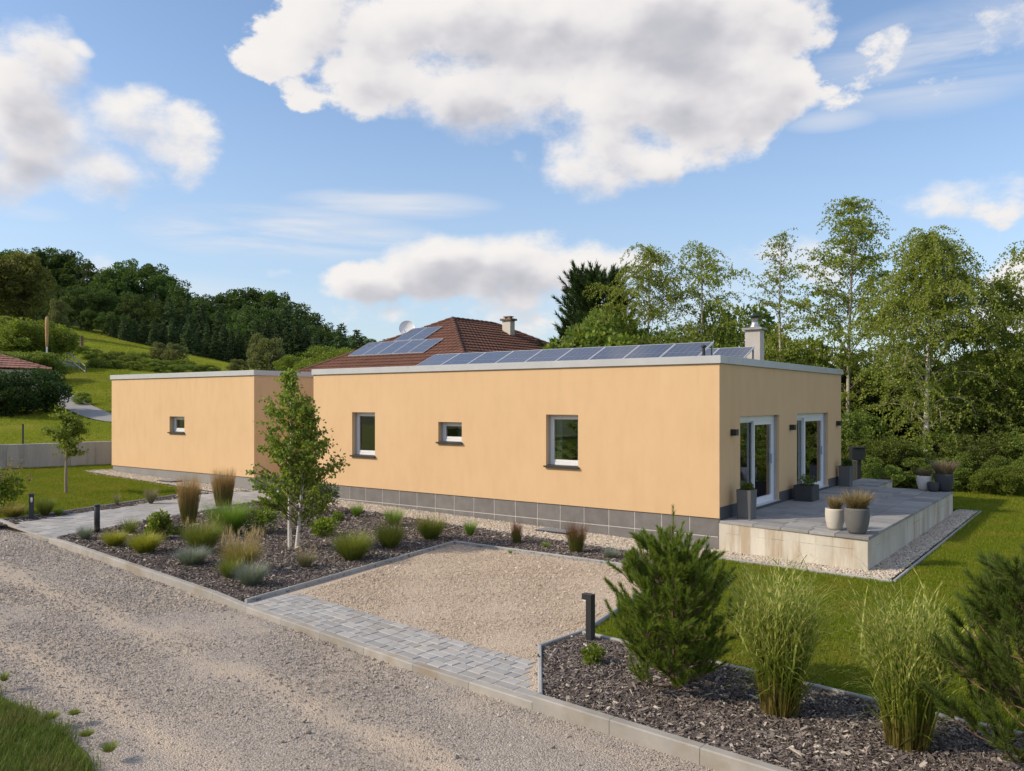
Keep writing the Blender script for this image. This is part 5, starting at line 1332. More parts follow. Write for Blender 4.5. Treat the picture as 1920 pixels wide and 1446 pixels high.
def box_planter(loc, wx, wy, h, mat, label, seed, ph, rz=0.0, leaf='bush_leaf', lobes=7, taper=.0, n=700):
    o = empty('planter', loc, rz, label, 'planter', 'square planters by the patio doors')
    a, b_ = wx / 2, wy / 2; k = 1 - taper
    V = []; rr = min(a, b_) * .18
    prof = []
    for (sx, sy) in ((-1, -1), (1, -1), (1, 1), (-1, 1)):
        for q in range(4):
            an = math.atan2(sy, sx) - math.pi / 4 + q * math.pi / 6; prof.append((sx * (a - rr) + rr * math.cos(an), sy * (b_ - rr) + rr * math.sin(an)))
    prof = np.array(prof); n_ = len(prof); rings = []
    for s_, z_ in ((k, 0), (1, h), (.99, h), (.90, h), (.90, h * .88)): rings.append(np.c_[prof * s_, np.full(n_, z_)])
    i_ = np.arange(n_); j = (i_ + 1) % n_; mb = MB(); q = [np.stack([r * n_ + i_, r * n_ + j, (r + 1) * n_ + j, (r + 1) * n_ + i_], 1) for r in range(4)]
    mb.add(np.concatenate(rings), np.concatenate(q)); mb.build('tub', M[mat], o)
    mb = MB(); mb.box(-a * .88, a * .88, -b_ * .88, b_ * .88, h * .7, h * .885); mb.build('soil', M['bed_soil'], o)
    rng = np.random.default_rng(seed)
    V, q = ellip_leaves(rng, n, min(a, b_) * 1.05 + (a - min(a, b_)) * .5, ph, .045, .028, lobes, h * .88); link('foliage', raw_mesh('foliage', V, [q], M[leaf]), o)
    SV, Sq = stems_geo(rng, 5, a, ph, .006); SV[:, 2] += h * .88; link('stems', raw_mesh('stems', SV, [Sq], M['bark']), o)
    return o
box_planter((.36, .66, TZ), .36, .36, .64, 'planter', 'tall grey planter with a small box shrub beside the first patio door', 11, .28, taper=.12)
box_planter((.40, 4.86, TZ), .50, .62, .40, 'planter_dark', 'low charcoal trough planter between the two patio doors', 12, .34, lobes=10, n=420)
box_planter((.27, 9.25, TZ), .36, .36, .62, 'planter', 'tall grey planter with a dark shrub at the far house corner', 13, .30, leaf='dark_leaf', taper=.1)

# ------------------------------------------------------------------ plants in the long bark bed
G1 = 'clumps of ornamental grass in the bark bed'
mound('fescue_tuft', 160, 1016, 34, 30, 'fescue', 'small blue green fescue tuft in the bark beside the round bollard', 101, 420, th0=(.0, .7), th1=(.6, 1.3), group=G1)
mound('sedge_mound', 215, 1028, 52, 30, 'mound_yellow', 'yellow green grass mound, left one of the bright pair near the kerb', 102, 1100, group=G1)
mound('sedge_mound', 272, 1040, 66, 38, 'mound_yellow', 'yellow green grass mound, right one of the bright pair near the kerb', 103, 1400, group=G1)
mound('grass_tuft', 243, 1004, 40, 34, 'mound_olive', 'loose spiky green tuft behind the yellow green mounds', 104, 260, th0=(.0, .7), th1=(.5, 1.2), group=G1)
shrub_px('leafy_shrub', 302, 1016, 56, 58, 'birch_young', 'upright dark green leafy shrub behind the right yellow green mound', 105, n=1000, L=.09, Wd=.05, lobes=8)
shrub_px('leafy_shrub', 335, 1006, 44, 20, 'dark_leaf', 'low dark green shrub spreading beside the upright leafy shrub', 106, n=380, L=.07, Wd=.04, lobes=5)
mound('sedge_mound', 380, 1040, 84, 62, 'mound_olive', 'large soft green grass mound left of the tan plumed grass', 107, 1800, 18, 1.15, group=G1)
mound('fescue_tuft', 361, 1063, 70, 34, 'fescue', 'wide low silvery blue fescue in front of the large green mound', 108, 900, group=G1)
mound('plumed_grass', 452, 1076, 86, 60, 'mound_tan', 'tan plumed ornamental grass, tallest clump in front of the birch', 109, 1500, 90, 1.45, group=G1)
mound('sedge_mound', 432, 1088, 56, 40, 'mound_olive', 'dark olive mound tucked under the left side of the tan plumed grass', 110, 800, group=G1)
mound('fescue_tuft', 471, 1102, 72, 44, 'fescue', 'round silvery blue fescue nearest the kerb, in front of the plumed grass', 111, 1000, 14, 1.5, group=G1)
mound('fescue_tuft', 573, 1069, 46, 34, 'fescue_tan', 'faded grey tan tuft alone in the bark right of the birch trunks', 112, 480, 14, 1.35, th0=(.0, .8), th1=(.7, 1.5), group=G1)
mound('sedge_mound', 661, 1054, 84, 54, 'mound_olive', 'round olive mound nearest the left edge of the parking bay', 113, 1800, group=G1)
mound('sedge_mound', 731, 1032, 66, 50, 'mound_olive', 'olive mound at the far left corner of the parking bay', 114, 1400, 26, 1.25, group=G1)
mound('grass_tuft', 738, 990, 44, 36, 'bright_tuft', 'bright green tuft directly behind the olive mound by the pebbles', 115, 420, th0=(0, .6), th1=(.5, 1.3), group=G1)
mound('sedge_mound', 807, 1015, 64, 44, 'mound_olive', 'olive mound with tan tips at the back corner of the parking bay', 116, 1300, 20, 1.15, group=G1)
mound('grass_tuft', 669, 973, 26, 28, 'bright_tuft', 'small bright green tuft close to the pebbles right of the birch', 117, 300, th0=(0, .5), th1=(.3, 1.0), group=G1)
mound('grass_tuft', 881, 1008, 28, 32, 'bright_tuft', 'small bright green tuft behind the middle of the parking bay', 118, 320, th0=(0, .5), th1=(.3, 1.0), group=G1)
mound('blood_grass', 969, 1023, 22, 46, 'red_tuft', 'slim red tipped grass standing near the light shaft cover', 119, 260, th0=(0, .22), th1=(.05, .45), rbase=.8, lenf=.75, group=G1)
mound('blood_grass', 1080, 1039, 42, 62, 'red_tuft', 'larger red tipped grass right of the light shaft cover', 120, 420, th0=(0, .3), th1=(.1, .7), rbase=.6, lenf=.78, group=G1)
mound('grass_tuft', 1022, 1031, 22, 15, 'bright_tuft', 'tiny green sprig between the two red tipped grasses', 121, 120, group=G1)
mound('sage_tuft', 1146, 1050, 34, 22, 'fescue', 'pale sage green tuft close to the young pine', 122, 260, th0=(0, .8), th1=(.5, 1.3), group=G1)
mound('weed', 957, 1040, 14, 8, 'bright_tuft', 'tiny weed growing on the rear edging of the parking bay', 123, 60)
mound('reed_grass', 354, 986, 40, 96, 'reed', 'tall tan feather reed grass beside the path, nearer one', 124, 700, th0=(0, .16), th1=(.02, .30), rbase=.62, lenf=.70, group='feather reed grasses')
mound('reed_grass', 419, 950, 40, 72, 'reed', 'tall tan feather reed grass beside the path, farther one', 125, 600, th0=(0, .16), th1=(.02, .30), rbase=.62, lenf=.70, group='feather reed grasses')
mound('tall_grass', 428, 1004, 92, 64, 'bright_tuft', 'tall arching bright green grass between the reed grass and the birch', 126, 1100, th0=(0, .5), th1=(.5, 1.5), group=G1)
shrub_px('leafy_shrub', 488, 1004, 80, 52, 'bush_leaf', 'olive green bush behind the left side of the white birch', 127, n=1300, L=.07, Wd=.035, lobes=9)
shrub_px('juniper', 600, 966, 78, 62, 'spruce_leaf', 'dark spreading juniper behind the right side of the birch', 128, n=1500, L=.12, Wd=.03, lobes=9)
shrub_px('leafy_shrub', 607, 1008, 60, 34, 'birch_young', 'round low green shrub at the right foot of the birch', 129, n=800, L=.08, Wd=.05, lobes=6)
shrub_px('leafy_shrub', 636, 980, 44, 18, 'bush_leaf', 'flat green ground shrub right of the juniper', 130, n=380, L=.07, Wd=.04, lobes=5)
# left strip
mound('grass_tuft', 283, 946, 28, 30, 'fescue_tan', 'brownish tuft in the narrow strip between path and lawn', 131, 420, th0=(0, .7), th1=(.4, 1.2))
mound('grass_tuft', 219, 949, 14, 24, 'fescue_tan', 'thin dry sprig in the narrow strip between path and lawn', 132, 60, th0=(0, .3), th1=(.1, .5))
mound('grass_tuft', 85, 968, 38, 34, 'mound_olive', 'dark olive tuft right of the pale lensed bollard lamp', 133, 600, th0=(0, .7), th1=(.4, 1.2))
mound('grass_tuft', 110, 968, 22, 14, 'bright_tuft', 'small fresh green tuft at the lawn corner near the pale lensed bollard', 134, 200)
mound('sedge_mound', 24, 973, 48, 26, 'mound_tan', 'low brownish mound left of the pale lensed bollard lamp', 135, 800)
sh = shrub_px('flowering_shrub', 2, 966, 84, 98, 'birch_young', 'tall green shrub with cream flower plumes at the left picture edge', 136, n=1700, L=.11, Wd=.05, lobes=11)
rng = np.random.default_rng(9); x, y, z, t = at(2, 966); R_ = 38 * t / F_PX
pp = np.c_[rng.uniform(-R_, R_, 16), rng.uniform(-R_, R_, 16), 92 * t / F_PX * rng.uniform(.65, 1.0, 16)]
PV, Pq = leaf_geo(np.repeat(pp, 26, 0) + rng.normal(0, .035, (416, 3)) * [1, 1, 2.2], rng.normal(0, .5, (416, 3)) + [0, 0, .6], .05, .035, rng)
link('flowers', raw_mesh('flowers', PV, [Pq], M['plume']), sh)

# young birch with two white trunks
bx, by, bz, bt = at(547, 1031)
b = empty('young_birch', (bx, by, gz(bx)), 0, 'young birch with two slender white trunks in the bark bed', 'tree')
for (dx, dy, H_, ln_, sd, R_, nb_) in ((-.06, .0, 3.75, -.005, 5, 1.12, 62), (.11, .04, 3.0, .13, 8, 1.0, 50)):
    tk, br, (LV, LQ) = birch_geo(sd, H_, R_, nb_, .10, .05, 1.0, .075, .044, ln_, .20, leaf_step=.020, twigs=11, belly=.13)
    tk.build('trunk', M['birch_bark'], b, True, (dx, dy, 0)); br.build('branches', M['twig'], b, True, (dx, dy, 0)); link('crown', raw_mesh('crown', LV, [LQ], M['birch_young']), b, (dx, dy, 0))
# young lawn tree
x, y, z, t = at(124, 926)
b = empty('young_tree', (x, y, gz(x)), 0, 'small young tree with a thin pale trunk on the left lawn', 'tree')
tk, br, (LV, LQ) = birch_geo(21, 2.45, .62, 22, .42, .15, 1.0, .095, .05, .02, .4, leaf_step=.03, twigs=11, belly=.5)
tk.build('trunk', M['wood_post'], b, True); br.build('branches', M['twig'], b, True); link('crown', raw_mesh('crown', LV, [LQ], M['yellow_leaf']), b)
rng = np.random.default_rng(4); tag(b)
MB().lathe([(.001, .012), (.28, .010), (.34, .0)], 18).build('tree_pit', M['soil'], b)

# ------------------------------------------------------------------ near bed: pine, zebra grasses
px_, py_, pz_, _ = at(1262, 1300)
b = empty('young_pine', (px_, py_, 0.02), 0, 'bushy young pine with upright candles in the near bark bed', 'tree', 'young pines')
(WV, WP), (NV, NT_) = pine_geo(31, 2.06, .70, 10, 9, 7, 150, .072, .0072, .17, .03, .022, .95, .50, belly=.34, prof_pow=1.3)
link('trunk', raw_mesh('trunk', WV, [WP], M['pine_bark'], True), b); link('needles', raw_mesh('needles', NV, [NT_], M['pine_needle']), b)
b = empty('young_pine', (6.42, -9.02, 0.02), 0.7, 'dark young pine cut off by the right picture edge', 'tree', 'young pines')
(WV, WP), (NV, NT_) = pine_geo(37, 1.98, .78, 9, 7, 6, 150, .085, .0075, .20, .12, .026, .8, .26, belly=.2)
link('trunk', raw_mesh('trunk', WV, [WP], M['pine_bark'], True), b); link('needles', raw_mesh('needles', NV, [NT_], M['pine_dark']), b)
shrub_px('round_shrub', 1112, 1250, 50, 40, 'yellow_leaf', 'small round yellow green shrub at the foot of the black bollard lamp', 141, n=700, L=.04, Wd=.026, lobes=9)
def zebra(px, py, H_, R_, label, seed, n):
    rng = np.random.default_rng(seed); x, y, z, t = at(px, py)
    r = np.sqrt(rng.uniform(0, 1, n)) * .19 * rng.uniform(.5, 1, n) ** .3; a = rng.uniform(0, 6.28, n); base = np.c_[r * np.cos(a), r * np.sin(a), np.zeros(n)]
    out = a + rng.normal(0, .6, n); k = r / .19; ln = H_ * rng.uniform(.60, 1.06, n)
    th0 = .02 + .13 * k + rng.normal(0, .05, n); th1 = np.where(rng.uniform(0, 1, n) < .30, rng.uniform(1.1, 2.7, n), rng.uniform(.1, .8, n))
    V, q, uv = blades_geo(base, out, ln, rng.uniform(.010, .019, n), np.abs(th0), th1, 9, 2.2, rng.normal(0, .8, n))
    # short leaves springing from the stems
    m_ = int(n * 1.7); k2 = rng.integers(0, n, m_); s = rng.uniform(.03, .85, m_)
    Vb = V.reshape(n, -1, 2, 3).mean(2); ii = (s * 9).astype(int); org = Vb[k2, ii]
    V2, q2, uv2 = blades_geo(org, rng.uniform(0, 6.28, m_), H_ * rng.uniform(.22, .55, m_), rng.uniform(.011, .020, m_), rng.uniform(.15, .7, m_), rng.uniform(.7, 2.6, m_), 6, 1.5, rng.normal(0, .5, m_))
    uv2 = uv2 * [1, .5]; uv2[:, 1] += np.repeat(s, 14) * .6
    V = np.concatenate([V, V2]); q = np.concatenate([q, q2 + n * 20]); uv = np.concatenate([uv, np.clip(uv2, 0, 1)])
    return plant_obj('zebra_grass', [('blades', V, q, uv, M['zebra'])], (x, y, .02), label, 'ornamental grass', 'yellow banded zebra grasses')
zebra(1462, 1345, 1.62, .5, 'tall yellow banded zebra grass right of the bushy pine', 151, 470)
zebra(1702, 1408, 1.52, .45, 'tall yellow banded zebra grass nearest the right edge', 152, 400)
for i_, (px, py, w_, h_, lab) in enumerate(((95, 1352, 40, 12, 'low weed clump on the gravel nearest the verge grass'), (140, 1345, 28, 9, 'small weed clump on the gravel, farther from the verge'), (162, 1385, 34, 10, 'small weed clump on the gravel beside the verge edge'), (8, 1282, 28, 20, 'grass tuft alone at the left edge of the gravel road'), (205, 1415, 40, 18, 'grassy weed tuft at the tip of the verge'))):
    mound('weed_tuft', px, py, w_, h_, 'mound_olive', lab, 160 + i_, 140, cat='weed', group='weeds on the gravel road', th0=(.2, 1.1))

# ------------------------------------------------------------------ left: retaining wall, post, hedge, red roof
rw = empty('retaining_wall', (WALL_A[0], WALL_A[1], 0), math.atan2(WD[1], WD[0]), 'pale grey concrete retaining wall behind the left lawn', 'wall')
for k_ in range(9):
    u0 = -9.0 + k_ * 2.3
    wc = WALL_A + WD * (u0 + 1.15) + np.array([-WD[1], WD[0]]) * .25; MB().slab(u0 + .006, u0 + 2.3 - .006, -.06, .22, .1, hz(*wc) + .06, .012).build('wall_panel', M['concrete2'], rw)
p_ = CAM[:2] + 33.2 * (FW + RT * (43 - CX) / F_PX)
r = empty('fence_post', (p_[0], p_[1], 1.45), 0, 'single dark metal post standing on the retaining wall', 'post'); MB().tube([(0, 0, 0), (0, 0, .88)], .035, 10).build('shaft', M['anthracite'], r, True); MB().lathe([(.001, .88), (.042, .88), (.042, .91), (.001, .915)], 10).build('cap', M['black'], r)

BL = [broadleaf_meshes(s, M['oak_leaf'], 15000, 84, .027, .085, sh_, .10) for s, sh_ in ((201, (1, 1, 1)), (202, (1.2, 1.2, 1)), (203, (.85, .85, 1)), (204, (1.3, 1.3, 1)))]
BY = [broadleaf_meshes(s, M['yellow_leaf'], 11000, 44, .036, .16, (1.15, 1.15, 1), .08) for s in (211, 212)]
BO = [broadleaf_meshes(s, M['olive_leaf'], 12000, 46, .032, .115, (.8, .8, 1), .12) for s in (221,)]
BU = [broadleaf_meshes(s, M['bush_leaf'], 12000, 52, .034, .125, (1.3, 1.3, 1), .03) for s in (231, 232, 233)]
BD = [broadleaf_meshes(s, M['dark_leaf'], 11000, 44, .038, .17, (1.2, 1.2, 1), .02) for s in (241, 242)]
BS = [broadleaf_meshes(s, M['sage_leaf'], 5000, 34, .05, .16, (1.1, 1.1, 1), .05) for s in (251,)]
SP = [spruce_meshes(s, M['spruce_leaf']) for s in (261, 262, 263)]
def tree_inst(name, pair, loc, h, w=1.0, label=None, cat='tree', group=None, rz=None, rng=np.random.default_rng(5)):
    r = empty(name, loc, rng.uniform(0, 6.28) if rz is None else rz, label, cat, group); r.scale = (h * w, h * w, h)
    link('crown', pair[0], r); link('trunk', pair[1], r)
    return r
def hill_tree(name, pair, px, top, t, w, label, cat='tree', group=None, base=None):
    x, y = far(px, t); zb = hz(x, y) - .1 if base is None else base
    h = max(1.0, zat(top, t) - zb)
    return tree_inst(name, pair, (x, y, zb), h, w, label, cat, group)
LB = 'dark broadleaf tree in the wood crowning the left hill'
GB = 'broadleaf trees of the hill wood'
rng = np.random.default_rng(12)
ridge = [(-95, 470, 150), (-50, 455, 152), (-8, 462, 150), (30, 458, 150), (62, 455, 156), (98, 452, 158), (128, 458, 158), (155, 478, 155), (186, 508, 150), (215, 492, 152), (248, 474, 158), (280, 484, 156), (310, 504, 155), (338, 528, 152), (372, 546, 150), (402, 545, 152), (432, 533, 158), (462, 528, 160), (494, 532, 160), (522, 538, 158), (548, 556, 155), (575, 580, 152), (604, 598, 150), (636, 612, 150), (668, 622, 152), (700, 632, 150), (732, 636, 152)]
RL = {98: 'tall broadleaf crown standing highest at the far left of the hill wood', 248: 'tall round topped broadleaf rising in the middle of the hill wood', 494: 'broad crowned broadleaf on the right shoulder of the hill wood'}
for px, tp, t in ridge: hill_tree('broadleaf_tree', BL[rng.integers(0, 4)], px, tp, t, rng.uniform(.8, 1.08), RL.get(px, LB), group=None if px in RL else GB)
mid = [(-70, 500), (-20, 505), (25, 515), (70, 512), (110, 520), (150, 530), (190, 540), (225, 545), (262, 548), (300, 552), (335, 565), (370, 578), (410, 575), (445, 570), (480, 568), (515, 572), (548, 588), (580, 604), (615, 620)]
for px, tp in mid: hill_tree('broadleaf_tree', BL[rng.integers(0, 4)], px + rng.uniform(-8, 8), tp + rng.uniform(-8, 8), 140 + rng.uniform(-4, 4), rng.uniform(.75, 1.05), LB, group=GB)
low = [(-60, 560), (-10, 560), (40, 558), (90, 560), (125, 572), (165, 575), (205, 580), (240, 590)]
for px, tp in low: hill_tree('broadleaf_tree', BL[rng.integers(0, 4)], px, tp, 131, 1.05, LB, group=GB)
LS = 'dark spruce standing at the lower edge of the hill wood'
con = [(212, 592), (232, 586), (252, 600), (270, 598), (288, 590), (305, 602), (322, 596), (338, 606), (355, 590), (370, 612), (388, 606), (402, 618), (418, 610), (434, 622), (448, 612), (466, 618), (482, 600), (500, 592), (520, 596), (538, 605), (556, 600), (574, 612), (592, 622), (612, 628)]
for px, tp in con: hill_tree('spruce_tree', SP[rng.integers(0, 3)], px, tp + rng.uniform(-6, 6), 129 + rng.uniform(-2, 3), rng.uniform(1.1, 1.5), LS, group='spruces along the hill wood')
for px, tp in ((290, 548), (318, 556), (350, 556), (376, 566), (415, 566), (455, 574), (500, 560), (535, 566), (560, 575)): hill_tree('spruce_tree', SP[rng.integers(0, 3)], px, tp, 136 + rng.uniform(-2, 3), rng.uniform(1.1, 1.4), LS, group='spruces along the hill wood')
# distinct trees on the left
hill_tree('olive_tree', BO[0], 38, 462, 112, 1.0, 'tall brownish green willow like tree at the left picture edge, in front of the wood')
hill_tree('olive_tree', BO[0], -12, 470, 110, 1.1, 'brownish green tree cut by the left picture edge, in front of the wood')
hill_tree('poplar', BS[0], 108, 558, 104, .55, 'slim pale green tree in front of the wood behind the bright shrubs')
for px, tp, t, w, lab in ((8, 585, 72, 1.3, 'bright yellow green shrub farthest left above the red tiled roof'), (38, 590, 70, 1.2, 'bright yellow green shrub second from left above the red tiled roof'), (72, 588, 72, 1.2, 'bright yellow green shrub beside the pale banner pole'), (104, 602, 74, 1.1, 'bright yellow green shrub right of the pale banner pole'), (-35, 580, 72, 1.4, 'bright yellow green shrub cut by the left picture edge')):
    hill_tree('bright_shrub', BY[rng.integers(0, 2)], px, tp, t, w, lab, 'shrub', 'bright shrubs on the lower hill')
for px, tp, t in ((22, 646, 62), (50, 650, 62), (78, 655, 63)):
    hill_tree('bush', BU[rng.integers(0, 3)], px, tp, t, 1.5, 'low green bush in the row behind the red tiled roof', 'bush', 'bushes behind the red tiled roof')
LE = 'dense dark green bush on the embankment below the meadow'
for px, tp, t in ((132, 640, 86), (152, 652, 82), (165, 664, 78), (182, 655, 80), (200, 660, 78), (220, 655, 80), (240, 662, 78), (258, 655, 80), (280, 668, 76), (300, 672, 76), (322, 675, 78), (345, 672, 78), (368, 682, 76), (392, 684, 76), (250, 680, 73), (215, 682, 73), (180, 684, 73), (290, 684, 73), (335, 688, 74)):
    hill_tree('bush', BU[rng.integers(0, 3)], px, tp, t, rng.uniform(1.5, 2.1), LE, 'bush', 'bushes on the embankment')
hill_tree('pale_bush', BS[0], 298, 640, 82, 1.0, 'pale greyish bush, left of the pair at the embankment top', 'bush')
hill_tree('pale_bush', BS[0], 327, 642, 81, 1.1, 'pale greyish bush, right of the pair at the embankment top', 'bush')
hill_tree('light_tree', BS[0], 482, 622, 82, .6, 'slim light green tree left of the pair behind the annex roof')
hill_tree('light_tree', BS[0], 505, 630, 80, 1.0, 'rounder light green tree right of the pair behind the annex roof')
for px, tp, t, w, lab in ((446, 672, 80, 1.4, 'small round bush in the meadow edge behind the annex'), (548, 662, 76, 1.3, 'bright green bush behind the annex roof'), (580, 668, 72, 1.2, 'small green bush nearest the brown tiled roof')):
    hill_tree('bush', BY[rng.integers(0, 2)] if px > 500 else BS[0], px, tp, t, w, lab, 'bush')
hill_tree('bright_tree', BY[0], 622, 638, 68, 1.3, 'bright green tree left of the brown tiled roof'); hill_tree('bright_tree', BY[1], 655, 648, 66, 1.1, 'smaller bright green tree touching the brown tiled roof')
hill_tree('spruce_tree', SP[0], 640, 603, 105, 1.4, 'pointed dark spruce rising left of the brown tiled roof'); hill_tree('spruce_tree', SP[1], 668, 615, 108, 1.6, 'blunt dark spruce close to the brown tiled roof')
for px, tp in ((600, 640), (690, 630), (715, 628), (742, 632)): hill_tree('broadleaf_tree', BL[rng.integers(0, 4)], px, tp, 110, 1.3, 'broadleaf tree in the far row beside the brown tiled roof', group='trees beside the brown tiled roof')
for px, tp, t, w, lab in ((-25, 688, 46, 1.3, 'dark hedge bush cut by the left picture edge below the red roof'), (12, 694, 45.5, 1.25, 'dark hedge bush below the middle of the red tiled roof'), (52, 688, 47, 1.25, 'dark ivy clad hedge bush below the corner of the red tiled roof'), (86, 688, 48.5, 1.0, 'dark bush hung with creepers at the lane, right end of the hedge')):
    hill_tree('hedge_bush', BD[rng.integers(0, 2)], px, tp, t, w, lab, 'hedge', 'dark hedge below the red tiled roof')
hill_tree('bush', BU[0], 154, 748, 52, 1.2, 'small lone bush on the grass slope above the lane', 'bush')
# railing with steps
def rail_pt(px, py, t): x, y = far(px, t); return np.array([x, y, zat(py, t)])
a, b_ = rail_pt(127, 671, 72), rail_pt(160, 697, 69)
r = empty('stair_railing', tuple(a), 0, 'pale metal stair railing on the grass embankment', 'railing'); d_ = b_ - a
MB().tube([(0, 0, 0), d_], .05, 6).build('lower_rail', M['kerb'], r); MB().tube([(0, 0, .48), d_ + [0, 0, .48]], .045, 6).build('handrail', M['kerb'], r)
for s_ in (0, .33, .66, 1): MB().tube([d_ * s_ - [0, 0, .3], d_ * s_ + [0, 0, .46]], .03, 6).build('baluster', M['kerb'], r)
r = empty('steps', tuple(rail_pt(118, 672, 72.6)), .6, 'grey concrete steps at the top of the stair railing', 'steps')
for k_ in range(4): MB().slab(-1.0 + .5 * k_, -.52 + .5 * k_, -.6, .6, -.9, .0 - .2 * k_, .01).build('step', M['kerb'], r)
x, y = far(152, 88); r = empty('garden_post', (x, y, hz(x, y)), 0, 'short brown wooden post at the top of the embankment', 'post'); MB().slab(-.22, .22, -.15, .15, -.2, 1.15, .03).build('shaft', M['pine_bark'], r); MB().slab(-.26, .26, -.19, .19, 1.152, 1.22, .02).build('cap', M['wood_post'], r)
x, y = far(88, 64); zb = hz(x, y); zt_ = zat(594, 64)
r = empty('banner_pole', (x, y, zb), 0, 'thin pole with a furled pale orange banner among the bright shrubs', 'pole'); MB().tube([(0, 0, -.2), (0, 0, zt_ - zb)], .06, 8).build('pole', M['steel'], r)
MB().lathe([(.01, zt_ - zb - 2.4), (.09, zt_ - zb - 2.3), (.12, zt_ - zb - 1.5), (.13, zt_ - zb - .7), (.10, zt_ - zb - .05), (.01, zt_ - zb)], 9).build('banner', M['banner'], r, True)

# ------------------------------------------------------------------ tiled houses
def hip_roof(root, w, y0, y1, ze, h, mat, tile_w=.30, course=.36, front=True, right=True, ridge=True, name='roof_tiles'):
    """hip roof over a rectangle -w..w, y0..y1 (local); pantiles as real courses"""
    run = w
    def slope(p0, du, up, width, run_, rise, nm):
        """trapezoid: p0 left eave corner seen from outside, du along the eave, up horizontal inward"""
        sl_ = math.hypot(run_, rise); nc = int(sl_ / course); mb = MB(); nn = np.array([-up[0] * rise, -up[1] * rise, run_]) / sl_
        for c in range(nc):
            s0 = c / nc; s1 = min(1, (c + 1) / nc + .02); inset0 = run * s0; inset1 = run * s1
            L0 = width - 2 * inset0; n = max(2, int(L0 / tile_w)) * 4
            if L0 <= .1: continue
            uu = np.linspace(0, 1, n + 1)
            def row(s, ins, lift):
                u = ins + (width - 2 * ins) * uu
                wave = .034 * np.abs(np.sin((u / tile_w) * math.pi)) + lift
                return np.stack([p0[0] + du[0] * u + up[0] * run_ * s + nn[0] * wave, p0[1] + du[1] * u + up[1] * run_ * s + nn[1] * wave, ze + rise * s + nn[2] * wave], 1)
            A0 = row(s0, inset0, .0); A = row(s0, inset0, .075); B = row(s1, min(inset1, width / 2 - .01), .012)
            m_ = n + 1; i_ = np.arange(n)
            mb.add(np.concatenate([A0, A, B]), np.concatenate([np.stack([i_, i_ + 1, m_ + i_ + 1, m_ + i_], 1), np.stack([m_ + i_, m_ + i_ + 1, 2 * m_ + i_ + 1, 2 * m_ + i_], 1)]))
        o = mb.build(nm, mat, root); o['kind'] = 'stuff'
    slope((-w, y0), (1, 0), (0, 1), 2 * w, run, h, name); slope((w, y0), (0, 1), (-1, 0), y1 - y0, run, h, name)
    slope((-w, y1), (0, -1), (1, 0), y1 - y0, run, h, name); slope((w, y1), (-1, 0), (0, -1), 2 * w, run, h, name)
    # hip and ridge tiles
    tm = None
    def caps(a, b, n):
        nonlocal tm
        a = np.array(a, float); b = np.array(b, float); L_ = np.linalg.norm(b - a) / n
        if tm is None or abs(tm[1] - L_) > .02:
            mb = MB(); k_ = 7; an = np.linspace(-.2, math.pi + .2, k_)
            r0 = np.stack([np.zeros(k_), .15 * np.cos(an), .13 * np.sin(an)], 1); r1 = np.stack([np.full(k_, L_ * 1.08), .12 * np.cos(an), .10 * np.sin(an)], 1)
            i_ = np.arange(k_ - 1); mb.add(np.concatenate([r0, r1]), np.stack([i_, i_ + 1, k_ + i_ + 1, k_ + i_], 1)); tm = (mb.mesh('ridge_tile', mat), L_)
        dd = (b - a) / np.linalg.norm(b - a); az_ = math.atan2(dd[1], dd[0]); e_ = math.asin(dd[2])
        for q in range(n):
            o = link('ridge_tile', tm[0], root, tuple(a + (b - a) * q / n)); o.rotation_euler = (0, -e_, az_)
    top0, top1 = (0, y0 + run, ze + h + .02), (0, y1 - run, ze + h + .02)
    hl = math.sqrt(2 * run * run + h * h)
    caps((w, y0, ze + .03), top0, int(hl / .40)); caps((-w, y0, ze + .03), top0, int(hl / .40)); caps((w, y1, ze + .03), top1, int(hl / .40))
    if y1 - y0 > 2 * run + .3: caps(top0, top1, max(1, int((y1 - y0 - 2 * run) / .4)))

NX, NY0, NY1 = -22.41, 11.0, 27.6
nz0 = .6; ne = 4.50
nh = empty('tiled_house', (NX, 0, 0), label='neighbouring house with a brown red hipped tile roof, roof panels and a satellite dish', cat='house')
mb = MB(); mb.box(-5.9, 5.9, NY0 + .55, NY1 - .55, nz0 - 1, ne - .05); mb.build('wall', M['render_warm'], nh)
mb = MB(); mb.box(-6.4, 6.4, NY0 + .05, NY1 - .05, ne - .16, ne - .01); mb.build('eaves', M['wood_post'], nh)
hip_roof(nh, 6.4, NY0, NY1, ne, 3.28, M['tile_brown'])
cx_, cy_ = 1.3, NY1 - 6.8
c_ = MB().box(-.28 + cx_, .28 + cx_, cy_ - .22, cy_ + .22, 6.2, 7.88).build('chimney', M['render_warm'], nh)
MB().slab(cx_ - .38, cx_ + .38, cy_ - .32, cy_ + .32, 7.882, 8.0, .02).build('cap', M['pine_bark'], c_); MB().slab(cx_ - .25, cx_ + .25, cy_ - .18, cy_ + .18, 8.08, 8.14, .02).build('cowl', M['pine_bark'], c_); MB().box(cx_ - .2, cx_ - .14, cy_ - .1, cy_ + .1, 8.002, 8.079).build('cowl_leg', M['pine_bark'], c_); MB().box(cx_ + .14, cx_ + .2, cy_ - .1, cy_ + .1, 8.002, 8.079).build('cowl_leg', M['pine_bark'], c_)
